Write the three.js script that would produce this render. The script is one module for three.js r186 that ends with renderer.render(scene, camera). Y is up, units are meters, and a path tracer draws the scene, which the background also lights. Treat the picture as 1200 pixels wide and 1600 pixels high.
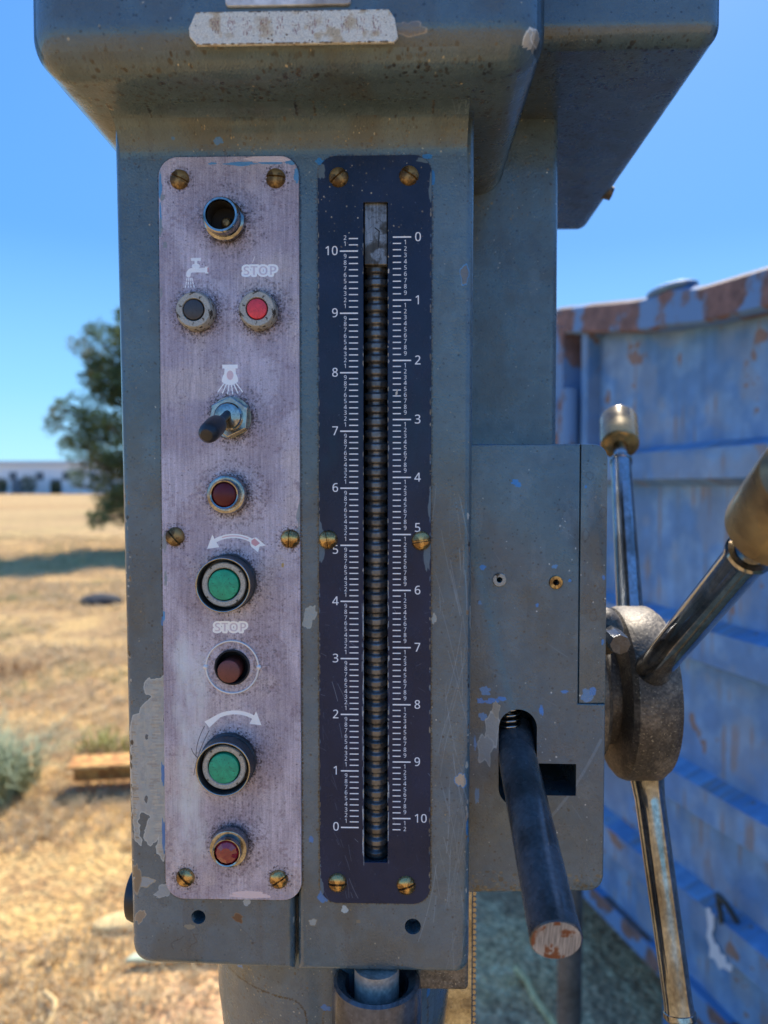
import * as THREE from 'three';
import { RoundedBoxGeometry } from 'three/addons/geometries/RoundedBoxGeometry.js';
import { Brush, Evaluator, SUBTRACTION } from 'three-bvh-csg';
import { mergeGeometries, toCreasedNormals } from 'three/addons/utils/BufferGeometryUtils.js';

// ------------------------------------------------------------------ camera, sky, sun, exposure
const EYE = 1.45;                                   // lens height above the ground
const scene = new THREE.Scene();
const camera = new THREE.PerspectiveCamera(68.98, 0.75, 0.02, 1200);
camera.position.set(0, EYE, 0.326);
{
  const yaw = THREE.MathUtils.degToRad(1.5), pitch = THREE.MathUtils.degToRad(1.95);
  camera.lookAt(new THREE.Vector3(-Math.sin(yaw) * Math.cos(pitch), -Math.sin(pitch), -Math.cos(yaw) * Math.cos(pitch)).add(camera.position));
}
camera.focus = 0.335;
camera.userData.fStop = 8.5;
const renderer = new THREE.WebGLRenderer({ antialias: true });
renderer.toneMapping = THREE.LinearToneMapping;
renderer.toneMappingExposure = 1.35;
renderer.shadowMap.enabled = true;
const SUN_AZ = THREE.MathUtils.degToRad(16), SUN_EL = THREE.MathUtils.degToRad(50);   // to the right of straight ahead, and up
const sunDir = new THREE.Vector3(Math.sin(SUN_AZ) * Math.cos(SUN_EL), Math.sin(SUN_EL), -Math.cos(SUN_AZ) * Math.cos(SUN_EL));
{
  const W = 512, H = 256, data = new Float32Array(W * H * 4), d = new THREE.Vector3();
  const stops = [[0, [0.42, 0.76, 0.98]], [0.12, [0.25, 0.58, 0.95]], [0.3, [0.108, 0.345, 0.84]], [0.55, [0.075, 0.275, 0.78]], [1, [0.065, 0.23, 0.66]]];
  for (let j = 0; j < H; j++) for (let i = 0; i < W; i++) {
    const el = ((j + 0.5) / H - 0.5) * Math.PI, az = ((i + 0.5) / W - 0.5) * 2 * Math.PI;
    d.set(Math.cos(el) * Math.cos(az), Math.sin(el), Math.cos(el) * Math.sin(az));
    const t = Math.max(0, d.y);
    let k = 0; while (k < stops.length - 2 && t > stops[k + 1][0]) k++;
    const f = Math.min(1, (t - stops[k][0]) / (stops[k + 1][0] - stops[k][0]));
    const c = Math.max(0, d.dot(sunDir)), glow = 0.12 * c ** 6 + 0.35 * c ** 40;
    for (let q = 0; q < 3; q++) data[(j * W + i) * 4 + q] = stops[k][1][q] + (stops[k + 1][1][q] - stops[k][1][q]) * f + glow * [1, 0.98, 0.9][q];
    data[(j * W + i) * 4 + 3] = 1;
  }
  const sky = new THREE.DataTexture(data, W, H, THREE.RGBAFormat, THREE.FloatType);
  sky.mapping = THREE.EquirectangularReflectionMapping;
  sky.magFilter = THREE.LinearFilter; sky.needsUpdate = true;
  scene.background = sky; scene.environment = sky;
}
const sun = new THREE.DirectionalLight(new THREE.Color().setRGB(1, 0.93, 0.82), 5);
sun.position.copy(sunDir).multiplyScalar(40).add(new THREE.Vector3(0, 0, -8));
sun.target.position.set(0, 0, -8);
sun.castShadow = true; sun.shadow.mapSize.set(4096, 4096);
Object.assign(sun.shadow.camera, { left: -25, right: 25, top: 25, bottom: -25, near: 1, far: 120 });
scene.add(sun, sun.target);

// ------------------------------------------------------------------ helpers
let seed = 1;
const rnd = () => { seed = (seed + 0x6D2B79F5) | 0; let t = Math.imul(seed ^ (seed >>> 15), 1 | seed); t = (t + Math.imul(t ^ (t >>> 7), 61 | t)) ^ t; return ((t ^ (t >>> 14)) >>> 0) / 4294967296; };
const rr = (a, b) => a + (b - a) * rnd();
const hash = (x, y, s) => { let h = Math.imul(x, 374761393) ^ Math.imul(y, 668265263) ^ Math.imul(s, 1274126177); h = Math.imul(h ^ (h >>> 13), 1274126177); return ((h ^ (h >>> 16)) >>> 0) / 4294967296; };
function vn(x, y, s = 1, px = 0, py = 0) {           // value noise, optionally tiling with period px, py
  const xi = Math.floor(x), yi = Math.floor(y), fx = x - xi, fy = y - yi, u = fx * fx * (3 - 2 * fx), v = fy * fy * (3 - 2 * fy);
  const w = (a, p) => (p ? ((a % p) + p) % p : a);
  const a = hash(w(xi, px), w(yi, py), s), b = hash(w(xi + 1, px), w(yi, py), s), c = hash(w(xi, px), w(yi + 1, py), s), d = hash(w(xi + 1, px), w(yi + 1, py), s);
  return a + (b - a) * u + (c - a) * v + (a - b - c + d) * u * v;
}
const fbm = (x, y, s, o = 4) => { let t = 0, a = 0.5, n = 0; for (let i = 0; i < o; i++) { t += a * vn(x, y, s + i); n += a; a *= 0.5; x *= 2.03; y *= 2.03; } return t / n; };
const tfbm = (u, v, p, s, o = 4) => { let t = 0, a = 0.5, n = 0; for (let i = 0; i < o; i++) { t += a * vn(u * p, v * p, s + i, p, p); n += a; a *= 0.5; p *= 2; } return t / n; };
const clamp = (x, a = 0, b = 1) => Math.min(b, Math.max(a, x));
const sstep = (a, b, x) => { const t = clamp((x - a) / (b - a)); return t * t * (3 - 2 * t); };
const mix3 = (a, b, t) => [a[0] + (b[0] - a[0]) * t, a[1] + (b[1] - a[1]) * t, a[2] + (b[2] - a[2]) * t];

// a canvas that covers a rectangle in millimetres: x0..x1, y0..y1 (y up)
function sheet(x0, x1, y0, y1, ppm, fn) {
  const w = Math.round((x1 - x0) * ppm), h = Math.round((y1 - y0) * ppm), c = document.createElement('canvas');
  c.width = w; c.height = h;
  const g = c.getContext('2d'), im = g.createImageData(w, h);
  for (let j = 0; j < h; j++) for (let i = 0; i < w; i++) {
    const k = fn(x0 + (i + 0.5) / ppm, y1 - (j + 0.5) / ppm), o = (j * w + i) * 4;
    im.data[o] = k[0]; im.data[o + 1] = k[1]; im.data[o + 2] = k[2]; im.data[o + 3] = 255;
  }
  g.putImageData(im, 0, 0);
  g.setTransform(ppm, 0, 0, ppm, -x0 * ppm, y1 * ppm);   // draw with y turned: pass -y
  const tex = new THREE.CanvasTexture(c); tex.colorSpace = THREE.SRGBColorSpace; tex.magFilter = THREE.LinearFilter;
  tex.wrapS = tex.wrapT = THREE.RepeatWrapping; tex.anisotropy = 8;
  return { g, tex, box: [x0, x1, y0, y1] };
}
function grayTile(n, fn) {
  const d = new Uint8Array(n * n * 4);
  for (let j = 0; j < n; j++) for (let i = 0; i < n; i++) { const v = clamp(fn(i / n, j / n)) * 255; d.set([v, v, v, 255], (j * n + i) * 4); }
  const t = new THREE.DataTexture(d, n, n); t.magFilter = THREE.LinearFilter; t.wrapS = t.wrapT = THREE.RepeatWrapping; t.needsUpdate = true; return t;
}
function colorTile(n, fn) {
  const d = new Uint8Array(n * n * 4);
  for (let j = 0; j < n; j++) for (let i = 0; i < n; i++) { const v = fn(i / n, j / n); d.set([clamp(v[0], 0, 255), clamp(v[1], 0, 255), clamp(v[2], 0, 255), 255], (j * n + i) * 4); }
  const t = new THREE.DataTexture(d, n, n); t.colorSpace = THREE.SRGBColorSpace; t.magFilter = THREE.LinearFilter; t.wrapS = t.wrapT = THREE.RepeatWrapping; t.needsUpdate = true; return t;
}
const rep = (t, a, b = a) => { const c = t.clone(); c.repeat.set(a, b); c.needsUpdate = true; return c; };
function blobPath(g, x, y, rx, ry, s, turn = 0, rough = 0.35) {
  g.beginPath();
  for (let i = 0; i <= 40; i++) {
    const a = i / 40 * Math.PI * 2, q = 1 + rough * 2 * (fbm(Math.cos(a) * 1.7 + 9 + s * 3.1, Math.sin(a) * 1.7 + s * 1.7, 7, 3) - 0.5);
    const X = Math.cos(a) * rx * q, Y = Math.sin(a) * ry * q;
    g[i ? 'lineTo' : 'moveTo'](x + X * Math.cos(turn) - Y * Math.sin(turn), -y + X * Math.sin(turn) + Y * Math.cos(turn));
  }
  g.closePath();
}
function specks(g, n, box, colours, r0, r1, a0 = 0.5, a1 = 0.9, where) {
  for (let i = 0; i < n; i++) {
    const x = rr(box[0], box[1]), y = rr(box[2], box[3]), k = rnd(), r = r0 + (r1 - r0) * rnd() ** 3, c = colours[Math.floor(k * colours.length)], al = rr(a0, a1), tu = rr(0, 3.1), as = rr(0.5, 1);
    if (where && rnd() > where(x, y)) continue;
    g.globalAlpha = al; g.fillStyle = c; g.beginPath(); g.ellipse(x, -y, r, r * as, tu, 0, 7); g.fill();
  }
  g.globalAlpha = 1;
}
function scratches(g, n, box, colour, len, wd, al, turn = null) {
  g.strokeStyle = colour; g.lineCap = 'round';
  for (let i = 0; i < n; i++) {
    const x = rr(box[0], box[1]), y = rr(box[2], box[3]), a = turn === null ? rr(0, 6.3) : turn + rr(-0.3, 0.3), l = len * rr(0.2, 1);
    g.globalAlpha = al * rr(0.3, 1); g.lineWidth = wd * rr(0.5, 1.2); g.beginPath(); g.moveTo(x, -y); g.quadraticCurveTo(x + Math.cos(a) * l * 0.5 + rr(-1, 1) * l * 0.06, -y + Math.sin(a) * l * 0.5, x + Math.cos(a) * l, -y + Math.sin(a) * l); g.stroke();
  }
  g.globalAlpha = 1;
}

const fineBump = grayTile(512, (u, v) => 0.6 * tfbm(u, v, 48, 3, 3) + 0.4 * tfbm(u, v, 10, 9, 3));
const roughTile = grayTile(512, (u, v) => 0.55 + 0.9 * (tfbm(u, v, 14, 31, 5) - 0.5));

// everything of the machine is built in millimetres about the point on its front face opposite the lens
const MM = 0.001, BAKE = new THREE.Matrix4().makeTranslation(0, EYE, 0).multiply(new THREE.Matrix4().makeScale(MM, MM, MM));
// uv by the side a face looks to, over a rectangle in millimetres
function boxUV(geo, box) {
  const g = geo.index ? geo.toNonIndexed() : geo, p = g.attributes.position, n = p.count, uv = new Float32Array(n * 2), a = new THREE.Vector3(), b = new THREE.Vector3(), c = new THREE.Vector3();
  const W = box[1] - box[0], H = box[3] - box[2];
  for (let i = 0; i < n; i += 3) {
    a.fromBufferAttribute(p, i); b.fromBufferAttribute(p, i + 1).sub(a); c.fromBufferAttribute(p, i + 2).sub(a); b.cross(c);
    const ax = Math.abs(b.x), ay = Math.abs(b.y), az = Math.abs(b.z);
    for (let k = 0; k < 3; k++) {
      a.fromBufferAttribute(p, i + k);
      const q = az >= ax * 0.6 && az >= ay * 0.6 ? [a.x, a.y] : ax > ay ? [a.z + box[0] * 0.3, a.y] : [a.x, a.z + box[2] * 0.4];
      uv[(i + k) * 2] = (q[0] - box[0]) / W; uv[(i + k) * 2 + 1] = (q[1] - box[2]) / H;
    }
  }
  g.setAttribute('uv', new THREE.BufferAttribute(uv, 2)); return g;
}
const METRE = [0, 1000, 0, 1000];
function add(name, geo, mat, parent, label) {          // a mesh of the machine, from millimetres
  const m = new THREE.Mesh(geo.clone().applyMatrix4(BAKE), mat);
  m.name = name; m.castShadow = m.receiveShadow = true; if (label) m.userData.label = label; parent.add(m); return m;
}
function addAt(name, geo, mat, parent, x, y, z, label) {   // shared geometry (in millimetres, about its own middle) put at a place
  const m = new THREE.Mesh(geo, mat); m.name = name; m.castShadow = m.receiveShadow = true;
  m.position.set(x * MM, EYE + y * MM, z * MM); if (label) m.userData.label = label; parent.add(m); return m;
}
const mmGeo = (g) => g.clone().scale(MM, MM, MM);
function put(name, geo, mat, parent) { const m = new THREE.Mesh(geo, mat); m.name = name; m.castShadow = m.receiveShadow = true; parent.add(m); return m; }   // metres
function rbox(x0, x1, y0, y1, z0, z1, r, seg = 4) { return new RoundedBoxGeometry(x1 - x0, y1 - y0, z1 - z0, seg, r).translate((x0 + x1) / 2, (y0 + y1) / 2, (z0 + z1) / 2); }
function roundRect(x0, x1, y0, y1, r, P = THREE.Shape) {
  const s = new P(); s.moveTo(x0 + r, y0); s.lineTo(x1 - r, y0); s.absarc(x1 - r, y0 + r, r, -Math.PI / 2, 0); s.lineTo(x1, y1 - r); s.absarc(x1 - r, y1 - r, r, 0, Math.PI / 2);
  s.lineTo(x0 + r, y1); s.absarc(x0 + r, y1 - r, r, Math.PI / 2, Math.PI); s.lineTo(x0, y0 + r); s.absarc(x0 + r, y0 + r, r, Math.PI, Math.PI * 1.5); return s;
}
function circlePath(x, y, r) { const p = new THREE.Path(); p.absarc(x, y, r, 0, Math.PI * 2, true); return p; }
function extrude(shape, zFront, depth, bevel, seg = 3, curve = 16) {   // front face at zFront
  const g = new THREE.ExtrudeGeometry(shape, { depth: depth - 2 * bevel, bevelEnabled: bevel > 0, bevelSize: bevel, bevelThickness: bevel, bevelOffset: -bevel, bevelSegments: seg, curveSegments: curve });
  return g.translate(0, 0, zFront - depth + bevel);
}
// a turned piece whose axis points at +z: profile as [radius, height] pairs
function turned(profile, seg = 48, crease = 0.6) {
  const g = new THREE.LatheGeometry(profile.map((p) => new THREE.Vector2(Math.max(p[0], 0.0001), p[1])), seg); g.rotateX(Math.PI / 2);
  const R = Math.max(...profile.map((p) => p[0])), u = g.attributes.uv, ps = g.attributes.position;
  for (let i = 0; i < u.count; i++) u.setXY(i, u.getX(i) * R * 0.006, (ps.getZ(i) - Math.hypot(ps.getX(i), ps.getY(i))) * 0.001);
  return toCreasedNormals(g, crease);
}
function along(geo, from, to) {   // turn a piece built along +z so that it starts at from and points to to
  const d = new THREE.Vector3().subVectors(to, from).normalize();
  return geo.clone().applyQuaternion(new THREE.Quaternion().setFromUnitVectors(new THREE.Vector3(0, 0, 1), d)).translate(from.x, from.y, from.z);
}
const V = (x, y, z) => new THREE.Vector3(x, y, z);

// ------------------------------------------------------------------ materials
const std = (o) => new THREE.MeshStandardMaterial(o), phys = (o) => new THREE.MeshPhysicalMaterial(o);
const lin = (r, g, b) => new THREE.Color().setRGB(r, g, b);
const PAINT = [80, 99, 107];
const DIRT = ['#2b2a28', '#3a342c', '#1f2123'], DUST = ['#b9a98c', '#cbbfa6', '#a08c6c', '#8c7a60'];
function paintBase(s, amt = 1) {
  return (x, y) => {
    const a = fbm(x / 38, y / 38, s, 4) - 0.5, b = fbm(x / 3.2, y / 3.2, s + 20, 3) - 0.5, c = vn(x * 2.6, y * 2.6, s + 40) - 0.5;
    const k = 1 + amt * (0.26 * a + 0.14 * b + 0.06 * c), w = sstep(0.5, 0.72, fbm(x / 17 + 4, y / 26, s + 60, 5)) * 0.5;
    return mix3([PAINT[0] * k, PAINT[1] * k, PAINT[2] * k], [76, 79, 75], w);
  };
}
function paintMat(sh, extra = {}) {
  const w = sh.box[1] - sh.box[0], h = sh.box[3] - sh.box[2];
  return phys({ map: sh.tex, roughness: 0.6, roughnessMap: rep(roughTile, w / 90, h / 90), bumpMap: rep(fineBump, w / 34, h / 34), bumpScale: 0.0003, clearcoat: 0.6, clearcoatRoughness: 0.14, ...extra });
}
function chip(g, x, y, rx, ry, s, fill = '#8f9a9c', rim = '#a9b0ad', turn = 0) {
  g.globalAlpha = 1; blobPath(g, x, y, rx, ry, s, turn, 0.6); g.fillStyle = rim; g.fill(); blobPath(g, x, y, rx * 0.86, ry * 0.86, s, turn, 0.6); g.fillStyle = fill; g.fill();
}
const BLUE = '#2f73ad', BLUE2 = '#4f86b4';

// front housing: x -128..32, y -220..160
const housingSheet = sheet(-130, 34, -220, 162, 5.2, paintBase(11));
{
  const g = housingSheet.g, B = housingSheet.box;
  scratches(g, 120, B, '#39434a', 16, 0.25, 0.5); scratches(g, 60, [14, 30, -200, 20], '#93a4ae', 40, 0.35, 0.5, Math.PI / 2);
  specks(g, 6500, B, DIRT, 0.1, 0.6, 0.2, 0.7); specks(g, 900, B, DUST, 0.12, 0.5); for (let i = 0; i < 70; i++) { g.globalAlpha = rr(0.08, 0.22); g.fillStyle = '#3d4347'; blobPath(g, rr(-127, 31), rr(-215, 160), rr(1, 5), rr(3, 16), i, 0, 0.8); g.fill(); } g.globalAlpha = 1;
  specks(g, 1500, [-127, 32, 112, 160], ['#4a4034', '#2b2824', '#5d5140'], 0.15, 0.8, 0.3, 0.8, (x, y) => sstep(0.4, 0.62, fbm(x / 14, y / 10, 145, 4)));
  specks(g, 450, [-90, 32, 125, 160], DUST, 0.15, 0.5, 0.6, 1, (x, y) => sstep(0.35, 0.6, fbm(x / 16, y / 12, 147, 4)));
  for (const [x0, x1, y0, y1, q, cols] of [[-106.5, -44.9, -184.5, 142.7, 8.6, ['#15171a', '#22211f', '#2c2722']], [-37.3, 12.3, -185.5, 142.5, 8.2, ['#2b2a26', '#4b4335', '#6b5d45']]]) {  // packed dirt round both plates, its dark line painting the shaded gap there
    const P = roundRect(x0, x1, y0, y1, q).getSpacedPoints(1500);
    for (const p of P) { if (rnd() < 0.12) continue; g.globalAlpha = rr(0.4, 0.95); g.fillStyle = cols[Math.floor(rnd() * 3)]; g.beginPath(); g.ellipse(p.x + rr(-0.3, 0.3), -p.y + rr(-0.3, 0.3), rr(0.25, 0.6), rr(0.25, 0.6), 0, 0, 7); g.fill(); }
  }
  g.globalAlpha = 1;
  // worn filler and bare casting at the lower left
  const G1 = '#9aa09c', R1 = '#b9bcb4';
  g.fillStyle = R1; g.strokeStyle = R1; g.lineJoin = 'round'; g.lineWidth = 0.8;
  const worn = [[-106.6, -84], [-110, -86], [-113, -85.5], [-115.5, -88], [-114.5, -91.5], [-112, -93], [-113.5, -96], [-116.5, -98], [-117, -101], [-120.4, -101.5], [-121.6, -106], [-121.8, -128], [-121, -146], [-120, -158], [-117.5, -160.5], [-119, -150], [-117.5, -145], [-113, -147], [-113.5, -150], [-115.5, -152], [-115.5, -158], [-113, -161], [-110, -157], [-110.5, -164], [-107.6, -168], [-106.6, -160]];
  g.beginPath(); worn.forEach((p, i) => { const n = worn[(i + 1) % worn.length], k = Math.max(2, Math.round(Math.hypot(n[0] - p[0], n[1] - p[1]) / 0.6)); for (let t = 0; t < k; t++) { const x = p[0] + (n[0] - p[0]) * t / k, y = p[1] + (n[1] - p[1]) * t / k; g[i + t ? 'lineTo' : 'moveTo'](x + 2.2 * (fbm(x / 2, y / 2, 33, 3) - 0.5), -(y + 2.2 * (fbm(x / 2, y / 2, 37, 3) - 0.5))); } }); g.closePath(); g.fill(); g.stroke(); g.fillStyle = G1; g.fill();
  g.save(); g.clip();
  for (let i = 0; i < 900; i++) { const x = rr(-122, -106), y = rr(-168, -84); g.globalAlpha = rr(0.08, 0.4); g.fillStyle = ['#b3b0a6', '#848c8e', '#9ca09c', '#b5ac9a'][i % 4]; g.beginPath(); g.ellipse(x, -y, rr(0.2, 1.6), rr(0.3, 2.6), 0, 0, 7); g.fill(); }
  g.globalAlpha = 1;
  for (let y = -86; y > -168; y -= 0.55) {                        // the tan file-marked strips
    const cx = y > -118 ? -109.6 : -111.2 + 1.4 * sstep(-118, -168, y) * 2;
    g.globalAlpha = rr(0.15, 0.6); g.fillStyle = ['#b8aa94', '#9c8f7c', '#c2b6a2', '#8c867c'][Math.floor(rnd() * 4)]; { const x0 = cx - 2.6 + rr(-0.6, 2); g.fillRect(x0, -y + rr(-0.3, 0.3), rr(1.5, 4.6), rr(0.15, 0.9)); }
    if (y < -104) { g.fillStyle = ['#a08a6d', '#7c6a54', '#b09a7c'][Math.floor(rnd() * 3)]; g.globalAlpha = rr(0.3, 0.9) * (y < -130 ? 1 : 0.6); g.fillRect(-121.4 + rr(-0.2, 0.2), -y, rr(0.6, 3.4), rr(0.3, 0.6)); }
  }
  g.restore(); g.globalAlpha = 1;
  for (const [x, y, a, b] of [[-114.5, -111.5, 0.9, 1.6], [-115, -139.5, 0.9, 2.2]]) chip(g, x, y, a, b, x + y, '#49555c', '#a9b3b3');
  g.fillStyle = BLUE; for (const [x, y, a, b] of [[-107.3, -128, 0.9, 6], [-107.3, -156, 0.8, 9], [-106.8, -60, 0.8, 2], [-41, -157, 1.1, 1.5], [-80, 149, 2.1, 1.5], [-99.5, 150, 0.8, 0.6], [-35.6, 140, 2, 1.4], [10, 142, 2, 1], [12.6, 133, 0.8, 3], [-36, -183, 2, 3.4], [28.5, -152, 0.7, 4]]) { blobPath(g, x, y, a, b, x, 0, 0.7); g.fill(); }
  chip(g, -118.5, -193.5, 2.2, 3.2, 3, '#8b7d6b', '#a79c8a', 0.4); chip(g, -107, -181.5, 5, 2.6, 4, '#8d9698', '#9ea7a7', -0.4); chip(g, -117, -177.5, 4.6, 2, 5, '#8d9698', '#a0957f'); chip(g, -120, -175, 2, 6, 15, '#7b6b58', '#8b8478');
  chip(g, -74, -193.5, 2.6, 1.9, 6, '#5a3a2c', '#76604c', 0.5); chip(g, -40.5, -194.7, 1.9, 1.5, 7, '#8d9796', '#76705f'); chip(g, -70, -186, 1.8, 1.4, 8, '#97a09f', '#a3abaa'); chip(g, -26, -188.5, 1.5, 1.5, 9, '#a3b3b6', '#a3b3b6'); chip(g, -20, -194, 0.9, 0.8, 10, '#6f6b5f', '#6f6b5f');
  chip(g, -41, -57, 2.6, 5, 12, '#8d9a9a', '#99a29c', 0.4); chip(g, 13.4, -58, 1, 2.6, 13, '#93a09e', '#a7a090'); chip(g, -60, -182, 2, 0.9, 14, '#97a09f', '#a3abaa'); chip(g, -96, -197.5, 2, 1, 15, '#7d7c70', '#8a8270');
  chip(g, 26.3, 91, 1.9, 4.6, 16, '#6a6a66', BLUE2); chip(g, 25.4, -129.5, 2.6, 3.8, 17, '#b39f88', BLUE2, 0.2);
  g.strokeStyle = '#24292c'; g.lineWidth = 0.35; for (const [x, y] of [[-99, -202], [-92, -201]]) { g.globalAlpha = 0.5; g.beginPath(); g.moveTo(x, -y); for (let i = 0; i < 6; i++) g.lineTo(x + rr(-3, 3) - i, -y + i * 1.2); g.stroke(); }
  g.globalAlpha = 1;
  for (let i = 0; i < 160; i++) { const l = rnd() < 0.7; chip(g, l ? rr(-126, -121) : rr(28, 30.5), rr(-214, 0), rr(0.2, 0.8), rr(0.3, 1.6), i, ['#6e5c48', '#8b8478', '#2b2a28', '#a9a79b'][i % 4], ['#8a7a66', '#979184', '#39342d', '#b3b3a9'][i % 4]); }
}
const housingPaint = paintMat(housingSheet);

// casing: front x -144..138, y 150..422; the greasy underside has a sheet of its own
const casingSheet = sheet(-146, 140, 150, 424, 3.6, paintBase(71, 0.8));
{
  const g = casingSheet.g, B = casingSheet.box;
  specks(g, 6000, B, DIRT, 0.15, 0.7, 0.3, 0.8); specks(g, 420, B, DUST, 0.15, 0.6); scratches(g, 50, B, '#39434a', 18, 0.3, 0.4);
  chip(g, 47, 164, 2.6, 5, 31, '#a9a79c', '#d6d8d2', 0.3); chip(g, 50, 168, 2, 2.6, 33, '#b3aa96', '#dedfd8'); chip(g, 48.6, 158, 1.6, 2.4, 34, '#6f624e', '#b9b5a6'); chip(g, 2, 169.5, 5, 2.2, 32, '#6b6862', '#93897a', 0.1);
  g.globalAlpha = 0.7; for (let i = 0; i < 260; i++) { g.fillStyle = ['#3a332a', '#54483a', '#2b2824'][i % 3]; g.globalAlpha = rr(0.2, 0.7); g.beginPath(); g.ellipse(rr(-135, 130), -rr(150, 165), rr(0.2, 0.9), rr(0.2, 2.2), 0, 0, 7); g.fill(); } g.globalAlpha = 1;
}
const underSheet = sheet(-146, 140, -240, 60, 3.4, paintBase(131));
{
  const g = underSheet.g, B = underSheet.box;
  specks(g, 24000, B, ['#2a2620', '#37312a', '#1d1b19', '#443c31'], 0.2, 1.1, 0.3, 0.85, (x, y) => sstep(0.3, 0.55, fbm(x / 22, y / 22, 141, 4)));
  specks(g, 4200, B, ['#a8946e', '#cbb794', '#8a7a5c'], 0.15, 0.6, 0.5, 1, (x, y) => sstep(0.4, 0.65, fbm(x / 20, y / 14, 143, 4)));
}
const casingPaint = paintMat(casingSheet), casingUnder = paintMat(underSheet);

// gearbox and the recessed body behind it
const boxSheet = sheet(20, 150, -200, 212, 4.2, paintBase(211));
{
  const g = boxSheet.g, B = boxSheet.box;
  scratches(g, 160, [30, 96, -190, 20], '#3b464c', 14, 0.2, 0.45, 0.8); scratches(g, 50, [30, 96, -190, 20], '#8b979c', 12, 0.25, 0.4, 0.8);
  for (let i = 0; i < 60; i++) { g.globalAlpha = rr(0.08, 0.2); g.fillStyle = ['#3d4347', '#5a5f62', '#8a949a'][i % 3]; blobPath(g, rr(30, 96), rr(-190, 200), rr(1, 6), rr(3, 14), i, 0, 0.8); g.fill(); } specks(g, 5200, B, DIRT, 0.1, 0.6, 0.25, 0.75); specks(g, 560, B, ['#d8d6cc', '#b9b3a2', '#e6e4da'], 0.15, 0.5, 0.6, 1);
  specks(g, 600, [30, 86, 90, 190], ['#8f7a55', '#5d4f3a', '#3b3226'], 0.2, 0.8, 0.4, 0.9, (x, y) => sstep(110, 170, y + (50 - x) * 0.7));
  g.fillStyle = '#2f7cc0'; for (const [x, y, a, b, s] of [[51.6, 1.8, 2.2, 1.3, 1], [53.2, 0.8, 1.2, 1, 2], [70, -37, 1.4, 0.9, 3], [77, -43.5, 0.8, 0.7, 4], [36.6, -37.5, 1.4, 1, 5], [35.6, -54, 0.9, 0.9, 6], [62, -55, 0.7, 0.8, 7], [84, 0, 0.6, 0.6, 8], [85.5, -97, 2.6, 2.6, 9], [88, -95, 1.4, 2, 10], [92.6, -42, 0.7, 1, 11], [38.5, -95, 2.4, 2, 12], [41, -100, 3, 1.4, 13], [36, -100, 1.6, 1.2, 14], [37, -107, 1.6, 1.6, 15], [75, -95.5, 1.6, 0.8, 16], [64.3, -104, 0.9, 3, 17], [34.6, -145, 0.9, 3, 18], [46, -99, 2, 0.9, 19], [92.5, -72, 0.6, 1.4, 20], [33.6, -120, 0.7, 3, 21]]) { g.fillStyle = s % 3 ? '#2f7cc0' : BLUE2; blobPath(g, x, y, a, b, s, 0, 0.7); g.fill(); }
  chip(g, 41, -113, 3.4, 9, 41, '#8b9393', '#a8adaa'); chip(g, 38.5, -122, 3.6, 8, 42, '#858e90', '#9aa2a1'); chip(g, 43, -104, 2, 4, 43, '#8d8c82', '#a59d8c');
  g.strokeStyle = '#8fa1ab'; g.globalAlpha = 0.35; g.lineWidth = 1.3; g.beginPath(); g.moveTo(92, 118); g.quadraticCurveTo(82, 140, 68, 156); g.stroke(); g.globalAlpha = 1;
  g.strokeStyle = '#39424a'; g.lineWidth = 0.35; for (const [x, y] of [[86, 5], [84, -22], [90, -30], [91, -48], [88, -60], [92, -12]]) { g.globalAlpha = 0.7; blobPath(g, x, y, rr(1, 2), rr(1.2, 3), x + y, 0, 0.5); g.stroke(); } g.globalAlpha = 1;
  for (let i = 0; i < 240; i++) { g.globalAlpha = rr(0.2, 0.7); g.fillStyle = ['#6b5b45', '#8b7658', '#4d4231'][i % 3]; g.beginPath(); g.ellipse(rr(32, 95), 190 - rr(0, 1) ** 2 * 9, rr(0.2, 1.2), rr(0.2, 0.9), 0, 0, 7); g.fill(); } g.globalAlpha = 1;
}
const gearboxPaint = paintMat(boxSheet);

const brassMap = colorTile(256, (u, v) => { const a = tfbm(u, v, 6, 401, 5), b = tfbm(u, v, 30, 411, 3); return mix3([214, 182, 122], [120, 98, 68], sstep(0.42, 0.75, 0.75 * a + 0.25 * b)); });
const brass = std({ map: rep(brassMap, 60), color: lin(0.85, 0.8, 0.74), metalness: 0.8, roughness: 0.5, roughnessMap: rep(roughTile, 40) });
const brassDark = std({ map: rep(brassMap, 60), color: lin(0.55, 0.52, 0.5), metalness: 0.75, roughness: 0.55 });
const steelMap = colorTile(512, (u, v) => { const a = tfbm(u, v, 5, 431, 5), b = tfbm(u, v, 60, 441, 2), k = 0.82 + 0.3 * b; return mix3([176 * k, 175 * k, 172 * k], [138 * k, 132 * k, 124 * k], sstep(0.45, 0.75, a)); });
const chrome = std({ map: rep(steelMap, 20), color: lin(0.9, 0.9, 0.92), metalness: 1, roughness: 0.3, roughnessMap: rep(roughTile, 20) });
const steel = std({ map: rep(steelMap, 14), color: lin(0.85, 0.85, 0.85), metalness: 0.95, roughness: 0.48, roughnessMap: rep(roughTile, 12) });
const blackSteel = std({ map: rep(steelMap, 14), color: lin(0.26, 0.27, 0.3), metalness: 0.35, roughness: 0.42, roughnessMap: rep(roughTile, 9) });
const threadSteel = std({ map: rep(steelMap, 20), color: lin(0.42, 0.43, 0.46), metalness: 0.75, roughness: 0.38 });
const ringAlu = std({ map: rep(colorTile(256, (u, v) => { const b = tfbm(u, v, 9, 461, 5), k = 0.85 + 0.3 * tfbm(u, v, 40, 471, 2); return mix3([168 * k, 166 * k, 156 * k], [74 * k, 66 * k, 54 * k], sstep(0.53, 0.66, b)); }), 70), metalness: 0.35, roughness: 0.55 });
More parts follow.
